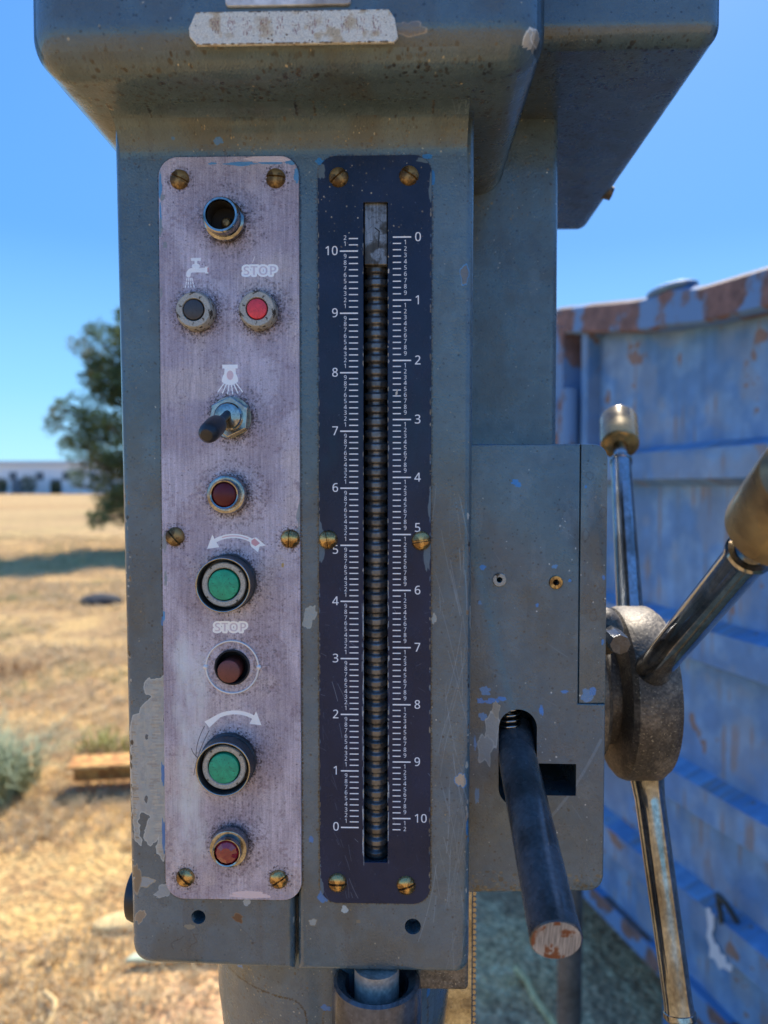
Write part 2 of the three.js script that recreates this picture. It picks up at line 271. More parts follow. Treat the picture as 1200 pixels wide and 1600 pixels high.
const grimyMap = colorTile(512, (u, v) => { const a = tfbm(u, v, 7, 501, 5), b = tfbm(u, v, 90, 511, 2), s = tfbm(u, v, 128, 521, 1); let c = mix3([84, 76, 66], [122, 110, 94], sstep(0.35, 0.65, a)); const k = 0.7 + 0.6 * b; c = c.map((x) => x * k); return s > 0.9 ? mix3(c, [206, 190, 156], 0.6) : c; });
const grimyCast = std({ map: rep(grimyMap, 12), metalness: 0.35, roughness: 0.55, bumpMap: rep(fineBump, 14), bumpScale: 0.0004 });
const blackPlastic = phys({ color: lin(0.02, 0.021, 0.023), roughness: 0.38, bumpMap: rep(fineBump, 40), bumpScale: 0.0001 });
const blackDeep = std({ color: lin(0.014, 0.014, 0.015), roughness: 0.8 });
const rubber = std({ color: lin(0.03, 0.03, 0.032), roughness: 0.7 });
const flecked = (r, g, b, s) => { const m = rep(colorTile(128, (u, v) => { const k = 0.86 + 0.24 * tfbm(u, v, 8, s, 4) - (tfbm(u, v, 40, s + 9, 1) > 0.86 ? 0.25 : 0); return [r * k, g * k, b * k]; }), 50); return phys({ map: m, roughness: 0.5, clearcoat: 0.15, clearcoatRoughness: 0.4 }); };
const greenCap = flecked(16, 160, 118, 601), redCap = flecked(222, 62, 74, 611), darkCap = flecked(58, 60, 64, 621), maroonCap = flecked(112, 56, 50, 631);
const darkLens = phys({ color: lin(0.1, 0.014, 0.018), roughness: 0.35, specularIntensity: 0.6 });
const redLens = phys({ color: lin(0.24, 0.012, 0.026), roughness: 0.1, clearcoat: 0.8, clearcoatRoughness: 0.05 });

// ------------------------------------------------------------------ ground
const PI = Math.PI;
const groundMap = colorTile(1024, (u, v) => {
  const a = tfbm(u, v, 6, 701, 5), b = tfbm(u, v, 64, 711, 3), c = tfbm(u, v, 200, 721, 2), k = 0.7 + 0.6 * c;
  const base = mix3([176, 144, 102], [212, 178, 120], sstep(0.35, 0.65, a)), s = sstep(0.5, 0.68, b);
  return mix3(base, [220, 196, 142], s * 0.6).map((x) => x * k);
});
{
  // one sheet to the horizon, its squares growing with the distance; broad patches of straw, weathered grass and bare soil, one soil patch brightened against shade
  const ring = [0, 0.5, 1, 1.5, 2, 2.5, 3, 3.5, 4, 5, 6.5, 8, 10, 12, 14, 17, 20, 24, 29, 35, 43, 53, 66, 85, 110, 150, 220, 350, 600], co = [...ring.slice(1).map((x) => -x).reverse(), ...ring];
  const n = co.length, pos = [], uv = [], col = [], idx = [];
  for (const z of co) for (const x of co) {
    const near = Math.hypot(x, z) < 30 ? 1 : 0;
    pos.push(x, near * 0.03 * (fbm(x * 0.9 + 50, z * 0.9 + 50, 733, 3) - 0.5), z); uv.push(x, z);
    const a = fbm(x / 7 + 40, z / 5 + 40, 731, 4), b = fbm(x / 3 + 9, z / 2.2 + 77, 741, 3), w = fbm(x / 60 + 3, z / 14 + 8, 751, 3);
    let c = mix3([0.95, 0.9, 0.8], [0.74, 0.66, 0.56], sstep(0.42, 0.62, a)); c = mix3(c, [0.8, 0.84, 0.62], sstep(0.55, 0.7, b) * 0.5); c = mix3(c, [0.98, 0.84, 0.64], sstep(0.4, 0.6, w) * 0.7); if (Math.hypot(x - 0.7, (z + 1.7) * 0.8) + 0.5 * b < 1.75) c = [1.3, 1.16, 1.25]; col.push(...c);  // round soil patch by the dumpster: colour raised to offset the shade there
  }
  for (let j = 0; j < n - 1; j++) for (let i = 0; i < n - 1; i++) { const a = j * n + i; idx.push(a, a + n, a + 1, a + 1, a + n, a + n + 1); }
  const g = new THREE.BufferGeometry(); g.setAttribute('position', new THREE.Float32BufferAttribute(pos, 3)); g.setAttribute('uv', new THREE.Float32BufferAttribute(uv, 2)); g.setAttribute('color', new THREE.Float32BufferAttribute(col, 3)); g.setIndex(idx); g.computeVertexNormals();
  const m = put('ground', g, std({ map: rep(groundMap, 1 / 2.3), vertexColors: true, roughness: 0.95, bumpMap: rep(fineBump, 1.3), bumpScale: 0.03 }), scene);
  m.userData = { kind: 'structure', label: 'dry straw-coloured open ground', category: 'ground' };
}

// ------------------------------------------------------------------ the drill press
const press = new THREE.Group(); press.name = 'drill_press'; scene.add(press);
press.userData = { label: 'old grey-blue drill press head with push-button panel and inch depth scale', category: 'drill press' };

// --- upper casing (front face z = 45, underside y = 158)
function underSplit(geo, box, ubox) {   // group 0: sides, group 1: faces that look down
  const g = boxUV(geo, box), p = g.attributes.position, nn = g.attributes.normal, uv = g.attributes.uv, top = [], low = [];
  for (let i = 0; i < p.count; i += 3) ((nn.getY(i) + nn.getY(i + 1) + nn.getY(i + 2)) / 3 < -0.6 ? low : top).push(i, i + 1, i + 2);
  for (const i of low) uv.setXY(i, (p.getX(i) - ubox[0]) / (ubox[1] - ubox[0]), (p.getZ(i) - ubox[2]) / (ubox[3] - ubox[2]));
  g.setIndex([...top, ...low]); g.addGroup(0, top.length, 0); g.addGroup(top.length, low.length, 1); return g;
}
const casing = add('upper_casing', underSplit(rbox(-144, 54, 158, 420, -100, 45, 15, 8), casingSheet.box, underSheet.box), [casingPaint, casingUnder], press);
{
  // name plates, worn until unreadable
  const s = sheet(-82, 0, 165, 182, 10, (x, y) => { const a = fbm(x / 5, y / 5, 801, 5), b = vn(x * 3, y * 3, 811), k = 0.9 + 0.16 * b; return mix3([232 * k, 228 * k, 210 * k], [196 * k, 172 * k, 132 * k], sstep(0.54, 0.74, a) * 0.7); });
  const g = s.g; g.fillStyle = '#8d6258'; for (let i = 0; i < 260; i++) { const k = Math.floor(rr(0, 11)); g.globalAlpha = rr(0.15, 0.6); g.fillRect(-70 + k * 6 + rr(-1.6, 1.6), -rr(171, 177), rr(0.15, 0.45), rr(0.3, 1.6)); }
  g.globalAlpha = 1; specks(g, 160, [-82, 0, 165, 182], ['#5a4632', '#6d5a44'], 0.1, 0.45);
  for (let i = 0; i < 160; i++) { g.globalAlpha = rr(0.3, 0.8); g.fillStyle = ['#6d5334', '#8a6b45', '#4d3d2b'][i % 3]; const t = rnd() < 0.5, x = rr(-79, -5); g.beginPath(); g.ellipse(x, -(t ? 178.6 : 167.1), rr(0.2, 1), rr(0.1, 0.35), 0, 0, 7); g.fill(); }
  const sh = new THREE.Shape(); [[-77, 178.9], [-5.6, 178.9], [-3.4, 175.6], [-2.2, 168.6], [-3.6, 166.8], [-76.6, 166.8], [-79.4, 170], [-79.6, 173.2]].forEach((p, i) => sh[i ? 'lineTo' : 'moveTo'](p[0], p[1]));
  add('name_plate', boxUV(extrude(sh, 46.2, 1.4, 0.25, 1), s.box).translate(0, -3.4, 0), std({ map: s.tex, roughness: 0.55, metalness: 0.25, bumpMap: rep(fineBump, 4), bumpScale: 0.0003 }), casing, 'cream plate with its lettering worn away');
  add('badge_plate', boxUV(extrude(roundRect(-66, -19.5, 177.4, 203, 1.5), 46.2, 1.4, 0.25, 1), METRE), std({ map: rep(steelMap, 8), color: lin(1.5, 1.6, 1.7), roughness: 0.5, metalness: 0.05 }), casing, 'pale metal plate above the worn name plate');
}
// --- belt cover to the right and behind
const belt = add('belt_cover', underSplit(rbox(51, 142, 198, 420, -266, -14, 9, 5), casingSheet.box, underSheet.box), [casingPaint, casingUnder], press);
add('bolt', boxUV(along(new THREE.CylinderGeometry(4.5, 5, 6, 6).rotateX(PI / 2).translate(0, 0, 1), V(139, 202, -196), V(153, 197, -196)), METRE), grimyCast, belt);
// --- recessed body
add('rear_body', boxUV(rbox(18, 84, -25, 212, -205, -85, 5, 4), boxSheet.box), gearboxPaint, press);

// --- front housing with the slot, the split and two screw holes
const frontShape = new THREE.Shape();
{
  const s = frontShape; s.moveTo(-126.3, 165); s.lineTo(-122.4, -206); s.quadraticCurveTo(-122, -215, -113, -215.5);
  s.lineTo(-48.9, -217); s.lineTo(-48.9, -181); s.lineTo(-47.1, -181); s.lineTo(-47.1, -217.4); s.lineTo(23, -217.4); s.quadraticCurveTo(29, -217.4, 29.4, -210); s.lineTo(30.4, 165); s.closePath();
  s.holes.push(roundRect(-18.6, -6.2, -168.5, 124, 0.5, THREE.Path));
}
function drill(geo, holes) {   // straight round holes, cut after the edges were rounded
  const ev = new Evaluator(); ev.attributes = ['position', 'normal']; ev.useGroups = false;
  const plain = (g) => { const q = g.clone(); q.deleteAttribute('uv'); q.clearGroups(); return q; };
  let a = new Brush(plain(geo)); a.updateMatrixWorld();
  for (const [x, y, rad, deep] of holes) { const b = new Brush(plain(new THREE.CylinderGeometry(rad, rad, deep + 10, 32).rotateX(PI / 2).translate(x, y, 5 - deep / 2))); b.updateMatrixWorld(); a = ev.evaluate(a, b, SUBTRACTION); a.updateMatrixWorld(); }
  return a.geometry;
}
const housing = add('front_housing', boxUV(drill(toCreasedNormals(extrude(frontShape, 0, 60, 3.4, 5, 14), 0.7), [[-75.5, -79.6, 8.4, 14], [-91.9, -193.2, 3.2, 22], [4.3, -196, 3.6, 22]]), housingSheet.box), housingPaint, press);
add('housing_back', boxUV(rbox(-120, 27, -212, 165, -125, -59, 2, 2), housingSheet.box), grimyCast, press);
{ // cove between housing and the overhanging casing
  const s = new THREE.Shape(); s.moveTo(-1, 159); s.lineTo(16, 159); s.lineTo(16, 157.95); s.absarc(16, 142, 15.95, PI / 2, PI, false); s.lineTo(-1, 142);
  const g = new THREE.ExtrudeGeometry(s, { depth: 150.5, bevelEnabled: false, curveSegments: 12 }).rotateY(-PI / 2).translate(27.2, 0, 0);
  add('cove', boxUV(toCreasedNormals(g.applyMatrix4(new THREE.Matrix4()), 0.7), housingSheet.box), housingPaint, housing);
}
for (const [x, y] of [[-91.9, -193.2], [4.3, -196]]) addAt('hole_dark_plug', mmGeo(turned([[3.1, -20], [3.1, -9], [1.6, -9], [1.4, -12], [0, -12]], 24)), blackSteel, housing, x, y, 0);  // dark plugs added inside the holes to deepen their shade
add('side_plug', boxUV(along(turned([[0, -2], [12, -2], [12, 6], [11, 8.4], [8, 9.6], [0, 10]]), V(-121.5, -195.5, -22), V(-140, -195.5, -22)), METRE), blackPlastic, press);

// --- control panel
const panelSheet = sheet(-107, -44, -186, 144, 6.1, (x, y) => {
  const a = fbm(x / 15, y / 24, 901, 4), b = fbm(x / 1.4, y / 1.4, 911, 3), c = vn(x * 3, y * 3, 921), st = fbm(x / 0.5, y / 11, 931, 2);
  let p = mix3([192, 184, 196], [170, 160, 172], sstep(0.36, 0.62, a)); p = mix3(p, [198, 186, 186], sstep(0.5, 0.72, fbm(x / 22 + 8, y / 22, 941, 4)) * 0.7);
  const d = sstep(0.56, 0.76, b * 0.62 + fbm(x / 9, y / 9, 951, 3) * 0.38) * 0.42, k = 0.9 + 0.14 * c + 0.2 * (st - 0.5);
  return mix3(p, [128, 112, 122], d).map((q) => q * k);
});
{
  const g = panelSheet.g, B = panelSheet.box;
  specks(g, 4600, B, ['#5b4f58', '#6f6272', '#4a424c'], 0.08, 0.4, 0.2, 0.6); specks(g, 900, B, ['#c9c2cc', '#bfb2c0', '#d6cfd2'], 0.08, 0.5, 0.2, 0.6);
  scratches(g, 110, [-106, -46, -184, -90], '#cdc5cc', 9, 0.16, 0.5); scratches(g, 60, B, '#4f4650', 7, 0.16, 0.5);
  // oily grime and painted contact shade round each fitting, shifted up and right
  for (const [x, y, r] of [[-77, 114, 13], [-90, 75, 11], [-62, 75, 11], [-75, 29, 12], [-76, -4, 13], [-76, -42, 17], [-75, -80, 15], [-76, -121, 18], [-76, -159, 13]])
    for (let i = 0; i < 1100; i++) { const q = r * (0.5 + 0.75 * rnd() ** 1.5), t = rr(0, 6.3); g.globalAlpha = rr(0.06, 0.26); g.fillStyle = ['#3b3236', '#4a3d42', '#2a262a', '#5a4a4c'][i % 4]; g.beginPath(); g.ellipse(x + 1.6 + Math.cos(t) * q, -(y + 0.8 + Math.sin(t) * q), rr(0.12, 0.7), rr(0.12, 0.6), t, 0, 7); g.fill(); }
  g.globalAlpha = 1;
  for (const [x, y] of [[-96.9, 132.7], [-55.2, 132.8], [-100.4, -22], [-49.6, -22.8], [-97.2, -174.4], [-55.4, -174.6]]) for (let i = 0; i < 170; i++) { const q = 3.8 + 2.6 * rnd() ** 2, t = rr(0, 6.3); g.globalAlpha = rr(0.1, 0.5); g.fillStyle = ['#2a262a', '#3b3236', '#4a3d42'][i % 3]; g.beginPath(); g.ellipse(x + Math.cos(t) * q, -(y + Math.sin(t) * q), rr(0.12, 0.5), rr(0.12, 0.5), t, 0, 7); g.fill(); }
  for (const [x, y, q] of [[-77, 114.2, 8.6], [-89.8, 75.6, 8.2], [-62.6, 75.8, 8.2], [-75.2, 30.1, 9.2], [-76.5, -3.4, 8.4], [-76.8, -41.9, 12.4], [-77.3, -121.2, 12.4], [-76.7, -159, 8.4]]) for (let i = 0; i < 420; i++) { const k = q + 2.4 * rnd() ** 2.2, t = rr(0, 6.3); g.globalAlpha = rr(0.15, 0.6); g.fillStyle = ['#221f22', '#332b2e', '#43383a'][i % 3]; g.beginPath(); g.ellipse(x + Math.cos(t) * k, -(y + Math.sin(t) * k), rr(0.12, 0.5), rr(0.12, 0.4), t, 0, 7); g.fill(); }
  g.globalAlpha = 1;
  // wiped pale-blue film at the lower left
  for (let i = 0; i < 420; i++) { const y = rr(-165, -70), x = -98 + 8 * fbm(y / 12, 3, 961, 3) + rr(-7, 7); g.globalAlpha = rr(0.04, 0.12); g.fillStyle = '#d3dbe0'; blobPath(g, x, y, rr(0.8, 3), rr(2, 8), i, 0, 0.5); g.fill(); }
  g.globalAlpha = 1;
  // paint left on the edges
  g.fillStyle = '#5a94c0'; for (const [x, y, a, b] of [[-70, 139.2, 6.5, 0.8], [-58, 139.4, 4.5, 0.7], [-49, 139.6, 2.2, 1.2], [-46.2, 134.4, 1.1, 3.2], [-105.4, 130, 0.7, 5], [-105.5, 116, 0.5, 6], [-105.8, -57, 0.6, 2.2], [-82.5, 139.4, 1.6, 0.5]]) { blobPath(g, x, y, a, b, x, 0, 0.6); g.fill(); }
  g.fillStyle = '#868e8e'; for (const [x, y, a, b] of [[-45.6, -12, 1.1, 5], [-45.8, -20, 1, 3], [-105.2, -24, 1, 4], [-104.4, 125, 1, 1.6], [-105.4, 112, 0.8, 3.4], [-103.6, 105, 0.9, 1.4], [-104.8, -40, 0.6, 3], [-105.4, 84, 0.5, 2]]) { g.globalAlpha = 0.8; blobPath(g, x, y, a, b, x, 0, 0.8); g.fill(); }
  g.globalAlpha = 1; g.fillStyle = '#d8c8cc'; blobPath(g, -58, 141, 12, 1.1, 5, 0, 0.5); g.fill(); blobPath(g, -68, -182, 9, 1.6, 6, 0, 0.4); g.fill();
  // print: tap, STOP, lamp, arrows
  const W = '#f4f6f6', L = '#c4b8c6';
  const stop = (x, y, w, h) => { g.save(); g.translate(x, -y); g.font = 'bold 10px sans-serif'; g.textAlign = 'center'; g.textBaseline = 'alphabetic'; g.lineJoin = 'round'; const mw = g.measureText('STOP').width; g.scale(w / mw, h / 7.2); g.strokeStyle = W; g.lineWidth = 2.7; g.strokeText('STOP', 0, 3.6); g.fillStyle = L; g.fillText('STOP', 0, 3.6); g.strokeStyle = W; g.lineWidth = 0.8; g.globalAlpha = 0.7; g.strokeText('STOP', 0, 3.6); g.restore(); };
  stop(-62.3, 93.4, 15, 3.9); stop(-76.2, -62, 14.6, 3.9);
  g.save(); g.translate(-90.2, -94); g.fillStyle = W; g.strokeStyle = W; g.lineCap = 'round'; g.lineJoin = 'round'; g.globalAlpha = 0.9;
  g.fillRect(-2.2, -5.2, 4.4, 1.3); g.fillRect(-0.6, -4, 1.2, 1.6); g.beginPath(); g.ellipse(0, -1.6, 1.8, 1.2, 0, 0, 7); g.fill(); g.lineWidth = 2; g.beginPath(); g.moveTo(4.6, 0.1); g.lineTo(-1.4, 0.1); g.quadraticCurveTo(-3.2, 0.2, -3.3, 2.2); g.stroke(); g.fillRect(4, -1.4, 1.4, 3); g.fillStyle = '#b9929a'; g.fillRect(5, -1, 0.8, 2); g.lineWidth = 0.35;
  for (const [a, b] of [[-3.9, -4.6], [-3.2, -3.4], [-2.4, -2.2], [-1.8, -0.8]]) { g.lineWidth = 0.5; g.setLineDash([0.9, 0.7]); g.beginPath(); g.moveTo(a, 3.6); g.lineTo(b, 7.4); g.stroke(); } g.restore();
  g.save(); g.translate(-75.6, -49.5); g.fillStyle = W; g.strokeStyle = W; g.fillRect(-3.4, -3.6, 6.8, 1.7); g.beginPath(); g.moveTo(-2.4, -2.2); g.lineTo(2.4, -2.2); g.lineTo(2.6, 0.4); g.quadraticCurveTo(3.8, 2, 3.4, 4); g.quadraticCurveTo(0, 6.6, -3.6, 4); g.quadraticCurveTo(-3.8, 2, -2.6, 0.4); g.closePath(); g.fill(); g.fillStyle = '#c9a3ac'; g.globalAlpha = 0.6; g.beginPath(); g.ellipse(0, 1, 1.5, 2, 0, 0, 7); g.fill(); g.globalAlpha = 1; g.lineWidth = 0.55; g.setLineDash([1.1, 0.5]);
  for (let i = 0; i < 6; i++) { const k = (i - 2.5) / 2.5; g.beginPath(); g.moveTo(k * 2.8, 5.3 - Math.abs(k) * 0.6); g.lineTo(k * 5.6, 9.2 - Math.abs(k) * 0.7); g.stroke(); } g.restore();
  const arrow = (cx, cy, flip, red) => {
    g.save(); g.translate(cx, -cy); g.scale(flip, 1); g.strokeStyle = W; g.fillStyle = W; g.lineWidth = 1.8; const R = 16.5, P = (a, q) => [Math.sin(a) * q, R - Math.cos(a) * q];
    g.beginPath(); for (let i = 0; i <= 24; i++) { const p = P(-0.52 + i / 24 * 1.05, R); g[i ? 'lineTo' : 'moveTo'](...p); } g.stroke();
    const poly = (pts) => { g.beginPath(); pts.forEach((p, i) => g[i ? 'lineTo' : 'moveTo'](...P(p[0], R + p[1]))); g.closePath(); g.fill(); };
    poly([[-0.83, -0.6], [-0.5, 3], [-0.5, -3.4]]); poly(red ? [[0.48, 0.8], [0.56, 2.3], [0.86, 2.3], [0.77, 0], [0.86, -2.3], [0.56, -2.3], [0.48, -0.8]] : [[0.45, 0.9], [0.84, 1.9], [0.88, -1.5], [0.45, -0.9]]);
    if (red) { g.fillStyle = '#c98d95'; g.globalAlpha = 0.8; poly([[0.5, 0], [0.54, 1.5], [0.72, 1.2], [0.68, -1.2], [0.54, -1.2]]); g.strokeStyle = '#c98d95'; g.lineWidth = 0.5; g.globalAlpha = 0.5; g.beginPath(); for (let i = 0; i <= 20; i++) { const p = P(-0.3 + i / 20 * 0.7, R); g[i ? 'lineTo' : 'moveTo'](...p); } g.stroke(); } g.restore();
  };
  arrow(-74.6, -21.6, 1, true); arrow(-74.4, -99.8, -1, false);
  // wear through the print
  specks(g, 260, [-100, -50, -110, 100], ['#b7a9ba', '#ac9eb0'], 0.15, 0.5, 0.4, 0.8, (x, y) => 0.5);
  g.fillStyle = '#b59a62'; blobPath(g, -53, -34.5, 0.6, 1, 3); g.fill();
  g.strokeStyle = '#3b3438'; g.lineWidth = 0.25; g.globalAlpha = 0.8; for (const p of [[-86, -108, -93, -128], [-94, -116, -89, -122], [-88, -106, -92, -120]]) { g.beginPath(); g.moveTo(p[0], -p[1]); g.quadraticCurveTo((p[0] + p[2]) / 2 - 2, -(p[1] + p[3]) / 2, p[2], -p[3]); g.stroke(); }
  g.globalAlpha = 1; g.strokeStyle = '#e6e2e2'; g.lineWidth = 0.3; g.beginPath(); g.moveTo(-65.5, -97); g.lineTo(-64.5, -99.5); g.stroke();
}
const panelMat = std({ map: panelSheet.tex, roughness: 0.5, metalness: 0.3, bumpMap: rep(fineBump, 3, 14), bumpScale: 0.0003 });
const panelShape = roundRect(-106.2, -45.2, -184.2, 142.4, 8.5);
for (const [x, y, r] of [[-75.5, -79.6, 7.6]]) panelShape.holes.push(circlePath(x, y, r));
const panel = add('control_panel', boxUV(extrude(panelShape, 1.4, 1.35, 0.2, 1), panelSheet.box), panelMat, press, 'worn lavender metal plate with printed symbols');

// --- depth scale plate
const scaleSheet = sheet(-37.6, 13, -186, 143, 6.2, (x, y) => { const a = fbm(x / 12, y / 18, 1001, 4), b = vn(x * 2.5, y * 2.5, 1011), k = 0.82 + 0.3 * a + 0.1 * b; return [36 * k, 45 * k, 66 * k]; });
{
  const g = scaleSheet.g, B = scaleSheet.box;
  specks(g, 700, B, ['#1c222c', '#5d6876', '#7d8794'], 0.08, 0.3, 0.3, 0.7); specks(g, 130, [-36, 11, 100, 140], DUST, 0.1, 0.45, 0.6, 1);
  scratches(g, 46, [-37, 11, -184, -40], '#aab2b8', 4, 0.15, 0.7); scratches(g, 22, [-36, -22, -184, -60], '#b9c0c4', 12, 0.16, 0.7, 1.3);
  const Wt = '#f2f4f4'; g.fillStyle = Wt; g.strokeStyle = Wt;
  const R = [107.4, 80.5, 54.6, 29.1, 4.0, -20.9, -45.4, -70.6, -95.9, -121.4, -146.7], Lf = [-151.0, -125.6, -100.4, -75.6, -50.3, -25.7, -0.7, 24.1, 49.4, 75.0, 101.6];
  const text = (t, x, y, size, al) => { g.font = `${size}px sans-serif`; g.textAlign = al; g.textBaseline = 'middle'; g.fillText(t, x, -y); };
  const tick = (x0, x1, y, w) => g.fillRect(x0, -y - w / 2, x1 - x0, w);
  for (let i = 0; i <= 10; i++) {
    tick(-4.7, 3.3, R[i], 0.62); text(String(i), 4.7, R[i] + (i === 5 ? 3.2 : 0.2), 5.4, 'left');
    tick(-27.6, -19.7, Lf[i], 0.62); text(String(i), -28.3, Lf[i] + (i === 5 ? -1.7 : i === 0 ? 0.5 : 0.3), 5.4, 'right');
    for (let k = 1; k <= (i < 10 ? 9 : 2); k++) {
      const dR = i < 10 ? R[i + 1] - R[i] : R[10] - R[9], dL = i < 10 ? Lf[i + 1] - Lf[i] : Lf[10] - Lf[9];
      tick(-4.7, -1.1, R[i] + dR * k / 10, 0.5); text(String(k), 0.75, R[i] + dR * k / 10, 2.5, 'center');
      tick(-23.7, -19.7, Lf[i] + dL * k / 10, 0.5); text(String(k), -25.3, Lf[i] + dL * k / 10, 2.5, 'center');
    }
  }
  // bright metal worn along the lower slot edges and scuffs, paint over the edges
  g.strokeStyle = '#b3babb'; for (let i = 0; i < 200; i++) { const l = i % 4, y = l ? -50 - 116 * rnd() : -20 - 146 * rnd(), wide = l ? 0.8 : 0.7, x = l ? -17.3 - wide * rnd() ** 1.6 : -6.9 + wide * rnd(); g.globalAlpha = rr(0.3, 0.95); g.lineWidth = rr(0.12, 0.4); g.beginPath(); g.moveTo(x, -y); g.lineTo(x + rr(-0.15, 0.15), -y + rr(0.8, 5)); g.stroke(); }
  g.globalAlpha = 1;
  for (let i = 0; i < 120; i++) { g.globalAlpha = rr(0.4, 0.9); g.fillStyle = ['#b5a78e', '#c9c6bc', '#8f8674'][i % 3]; const l = rnd() < 0.5; blobPath(g, l ? rr(-17.6, -17.1) : rr(-7, -6.4), rr(-166, 120), 0.3, rr(0.3, 1.3), i, 0, 0.6); g.fill(); }
  for (let i = 0; i < 150; i++) { g.globalAlpha = rr(0.5, 0.9); g.fillStyle = ['#7d6f58', '#9b9280', '#5d7486'][i % 3]; const l = rnd() < 0.5; blobPath(g, l ? -36.9 : 11.7, rr(-180, 138), 0.35, rr(0.3, 1.4), i, 0, 0.6); g.fill(); }
  g.globalAlpha = 1; g.fillStyle = '#5d6d77'; for (const [x, y, a, b] of [[10.6, -30, 1.6, 8], [11.5, -8, 0.8, 6], [-36.6, -24, 2, 9], [-35.6, 136, 1.6, 4], [9.6, 140, 4, 1.2], [11.6, 128, 0.9, 6], [-36.6, -178, 1.2, 4]]) { blobPath(g, x, y, a, b, x, 0, 0.5); g.fill(); }
  chip(g, -3, 40.6, 0.5, 1.3, 4, '#c2bcae', '#9c978a', 0.2);
}
const scaleShape = roundRect(-37, 12, -185.2, 142.2, 8);
scaleShape.holes.push(roundRect(-17.4, -6.9, -166.5, 122.3, 0.4, THREE.Path));
const scaleMat = phys({ map: scaleSheet.tex, roughness: 0.42, metalness: 0, roughnessMap: rep(roughTile, 1, 5), specularIntensity: 0.45 });
const scalePlate = add('depth_scale', boxUV(extrude(scaleShape, 1.2, 1.15, 0.18, 1), scaleSheet.box), scaleMat, press, 'dark blue plate with white inch scale, 0 to 10 both ways');

// --- slotted brass screws: a dome with a real slot
function domeScrew(r = 4.25, h = 2.5) {
  const n = 26, pos = [], idx = [], at = new Map(), key = (i, j) => i * 100 + j;
  const P = (i, j) => { const x = (i / n * 2 - 1), y = (j / n * 2 - 1); const m = Math.max(Math.abs(x), Math.abs(y)), l = Math.hypot(x, y) || 1, X = x * m / l * r, Y = y * m / l * r, q = Math.hypot(X, Y) / r; const s = Math.abs(Y) < 0.46 ? 1.15 : 0; return [X, Y, Math.max(0.02, h * Math.sqrt(Math.max(0, 1 - q ** 2.6)) - s)]; };
  for (let i = 0; i <= n; i++) for (let j = 0; j <= n; j++) { at.set(key(i, j), pos.length / 3); pos.push(...P(i, j)); }
  for (let i = 0; i < n; i++) for (let j = 0; j < n; j++) { const a = at.get(key(i, j)), b = at.get(key(i + 1, j)), c = at.get(key(i, j + 1)), d = at.get(key(i + 1, j + 1)); idx.push(a, b, d, a, d, c); }
  const g = new THREE.BufferGeometry(); g.setAttribute('position', new THREE.Float32BufferAttribute(pos, 3)); g.setIndex(idx);
  const u = []; for (let i = 0; i < pos.length; i += 3) u.push(pos[i] / 1000, pos[i + 1] / 1000); g.setAttribute('uv', new THREE.Float32BufferAttribute(u, 2));
  g.computeVertexNormals(); return mmGeo(toCreasedNormals(g, 0.75));
}
const screwGeo = domeScrew();
const screwAt = (parent, list, z) => list.forEach(([x, y, turn, dark]) => { const m = addAt('screw', screwGeo, dark ? brassDark : brass, parent, x, y, z); m.rotation.z = turn; });
screwAt(panel, [[-96.9, 132.7, -0.45, 1], [-55.2, 132.8, -0.08, 1], [-100.4, -22, -0.85, 1], [-49.6, -22.8, 1.5, 0], [-97.2, -174.4, -0.8, 0], [-55.4, -174.6, 0.6, 0]], 1.35);
screwAt(scalePlate, [[-28, 133, 0.7, 1], [2.2, 133.4, -0.6, 1], [-33, -23.2, 1.7, 0], [7.7, -23.6, 0.15, 0], [-29.2, -175.8, 0, 0], [1.3, -176.6, 0.35, 0]], 1.15);

// --- threaded stop rod in the slot, and its pointer
{
  const pitch = 5.55, y0 = -172, y1 = 97, rows = Math.round((y1 - y0) / 0.46), seg = 30, pos = [], idx = [], uv = [], cx = -12.15, cz = -8.2;
  const prof = (t) => { t -= Math.floor(t); return t < 0.5 ? 5.35 : t < 0.58 ? 5.35 - 1.25 * (t - 0.5) / 0.08 : t < 0.92 ? 4.1 : 4.1 + 1.25 * (t - 0.92) / 0.08; };
  for (let j = 0; j <= rows; j++) for (let i = 0; i <= seg; i++) { const y = y0 + (y1 - y0) * j / rows, a = i / seg * PI * 2, r = prof(y / pitch + 0.12 * Math.sin(a)); pos.push(cx + Math.cos(a) * r, y, cz + Math.sin(a) * r); uv.push(i / seg * 0.03, y / 1000); }
  for (let j = 0; j < rows; j++) for (let i = 0; i < seg; i++) { const a = j * (seg + 1) + i; idx.push(a, a + seg + 1, a + 1, a + 1, a + seg + 1, a + seg + 2); }
  const g = new THREE.BufferGeometry(); g.setAttribute('position', new THREE.Float32BufferAttribute(pos, 3)); g.setAttribute('uv', new THREE.Float32BufferAttribute(uv, 2)); g.setIndex(idx); g.computeVertexNormals();
  add('threaded_rod', g, threadSteel, press);
  const s = sheet(-18, -6, 94, 124, 12, (x, y) => { const a = fbm(x / 0.6, y / 6, 1101, 3), b = fbm(x / 4, y / 4, 1111, 4), k = 0.75 + 0.5 * a; return mix3([128 * k, 132 * k, 136 * k], [72 * k, 68 * k, 62 * k], sstep(0.45, 0.7, b)); });
  scratches(s.g, 60, [-17, -7, 96, 122], '#2b2c2e', 3, 0.18, 0.8); s.g.strokeStyle = '#2b2c2e'; s.g.lineWidth = 0.5; s.g.beginPath(); s.g.moveTo(-12.4, -112); s.g.lineTo(-10.6, -110.6); s.g.lineTo(-11, -104); s.g.stroke();
  add('pointer_block', boxUV(rbox(-17.1, -7.1, 96.2, 123, -15, -0.6, 0.5, 2), s.box), std({ map: s.tex, metalness: 0.55, roughness: 0.5 }), press);
}

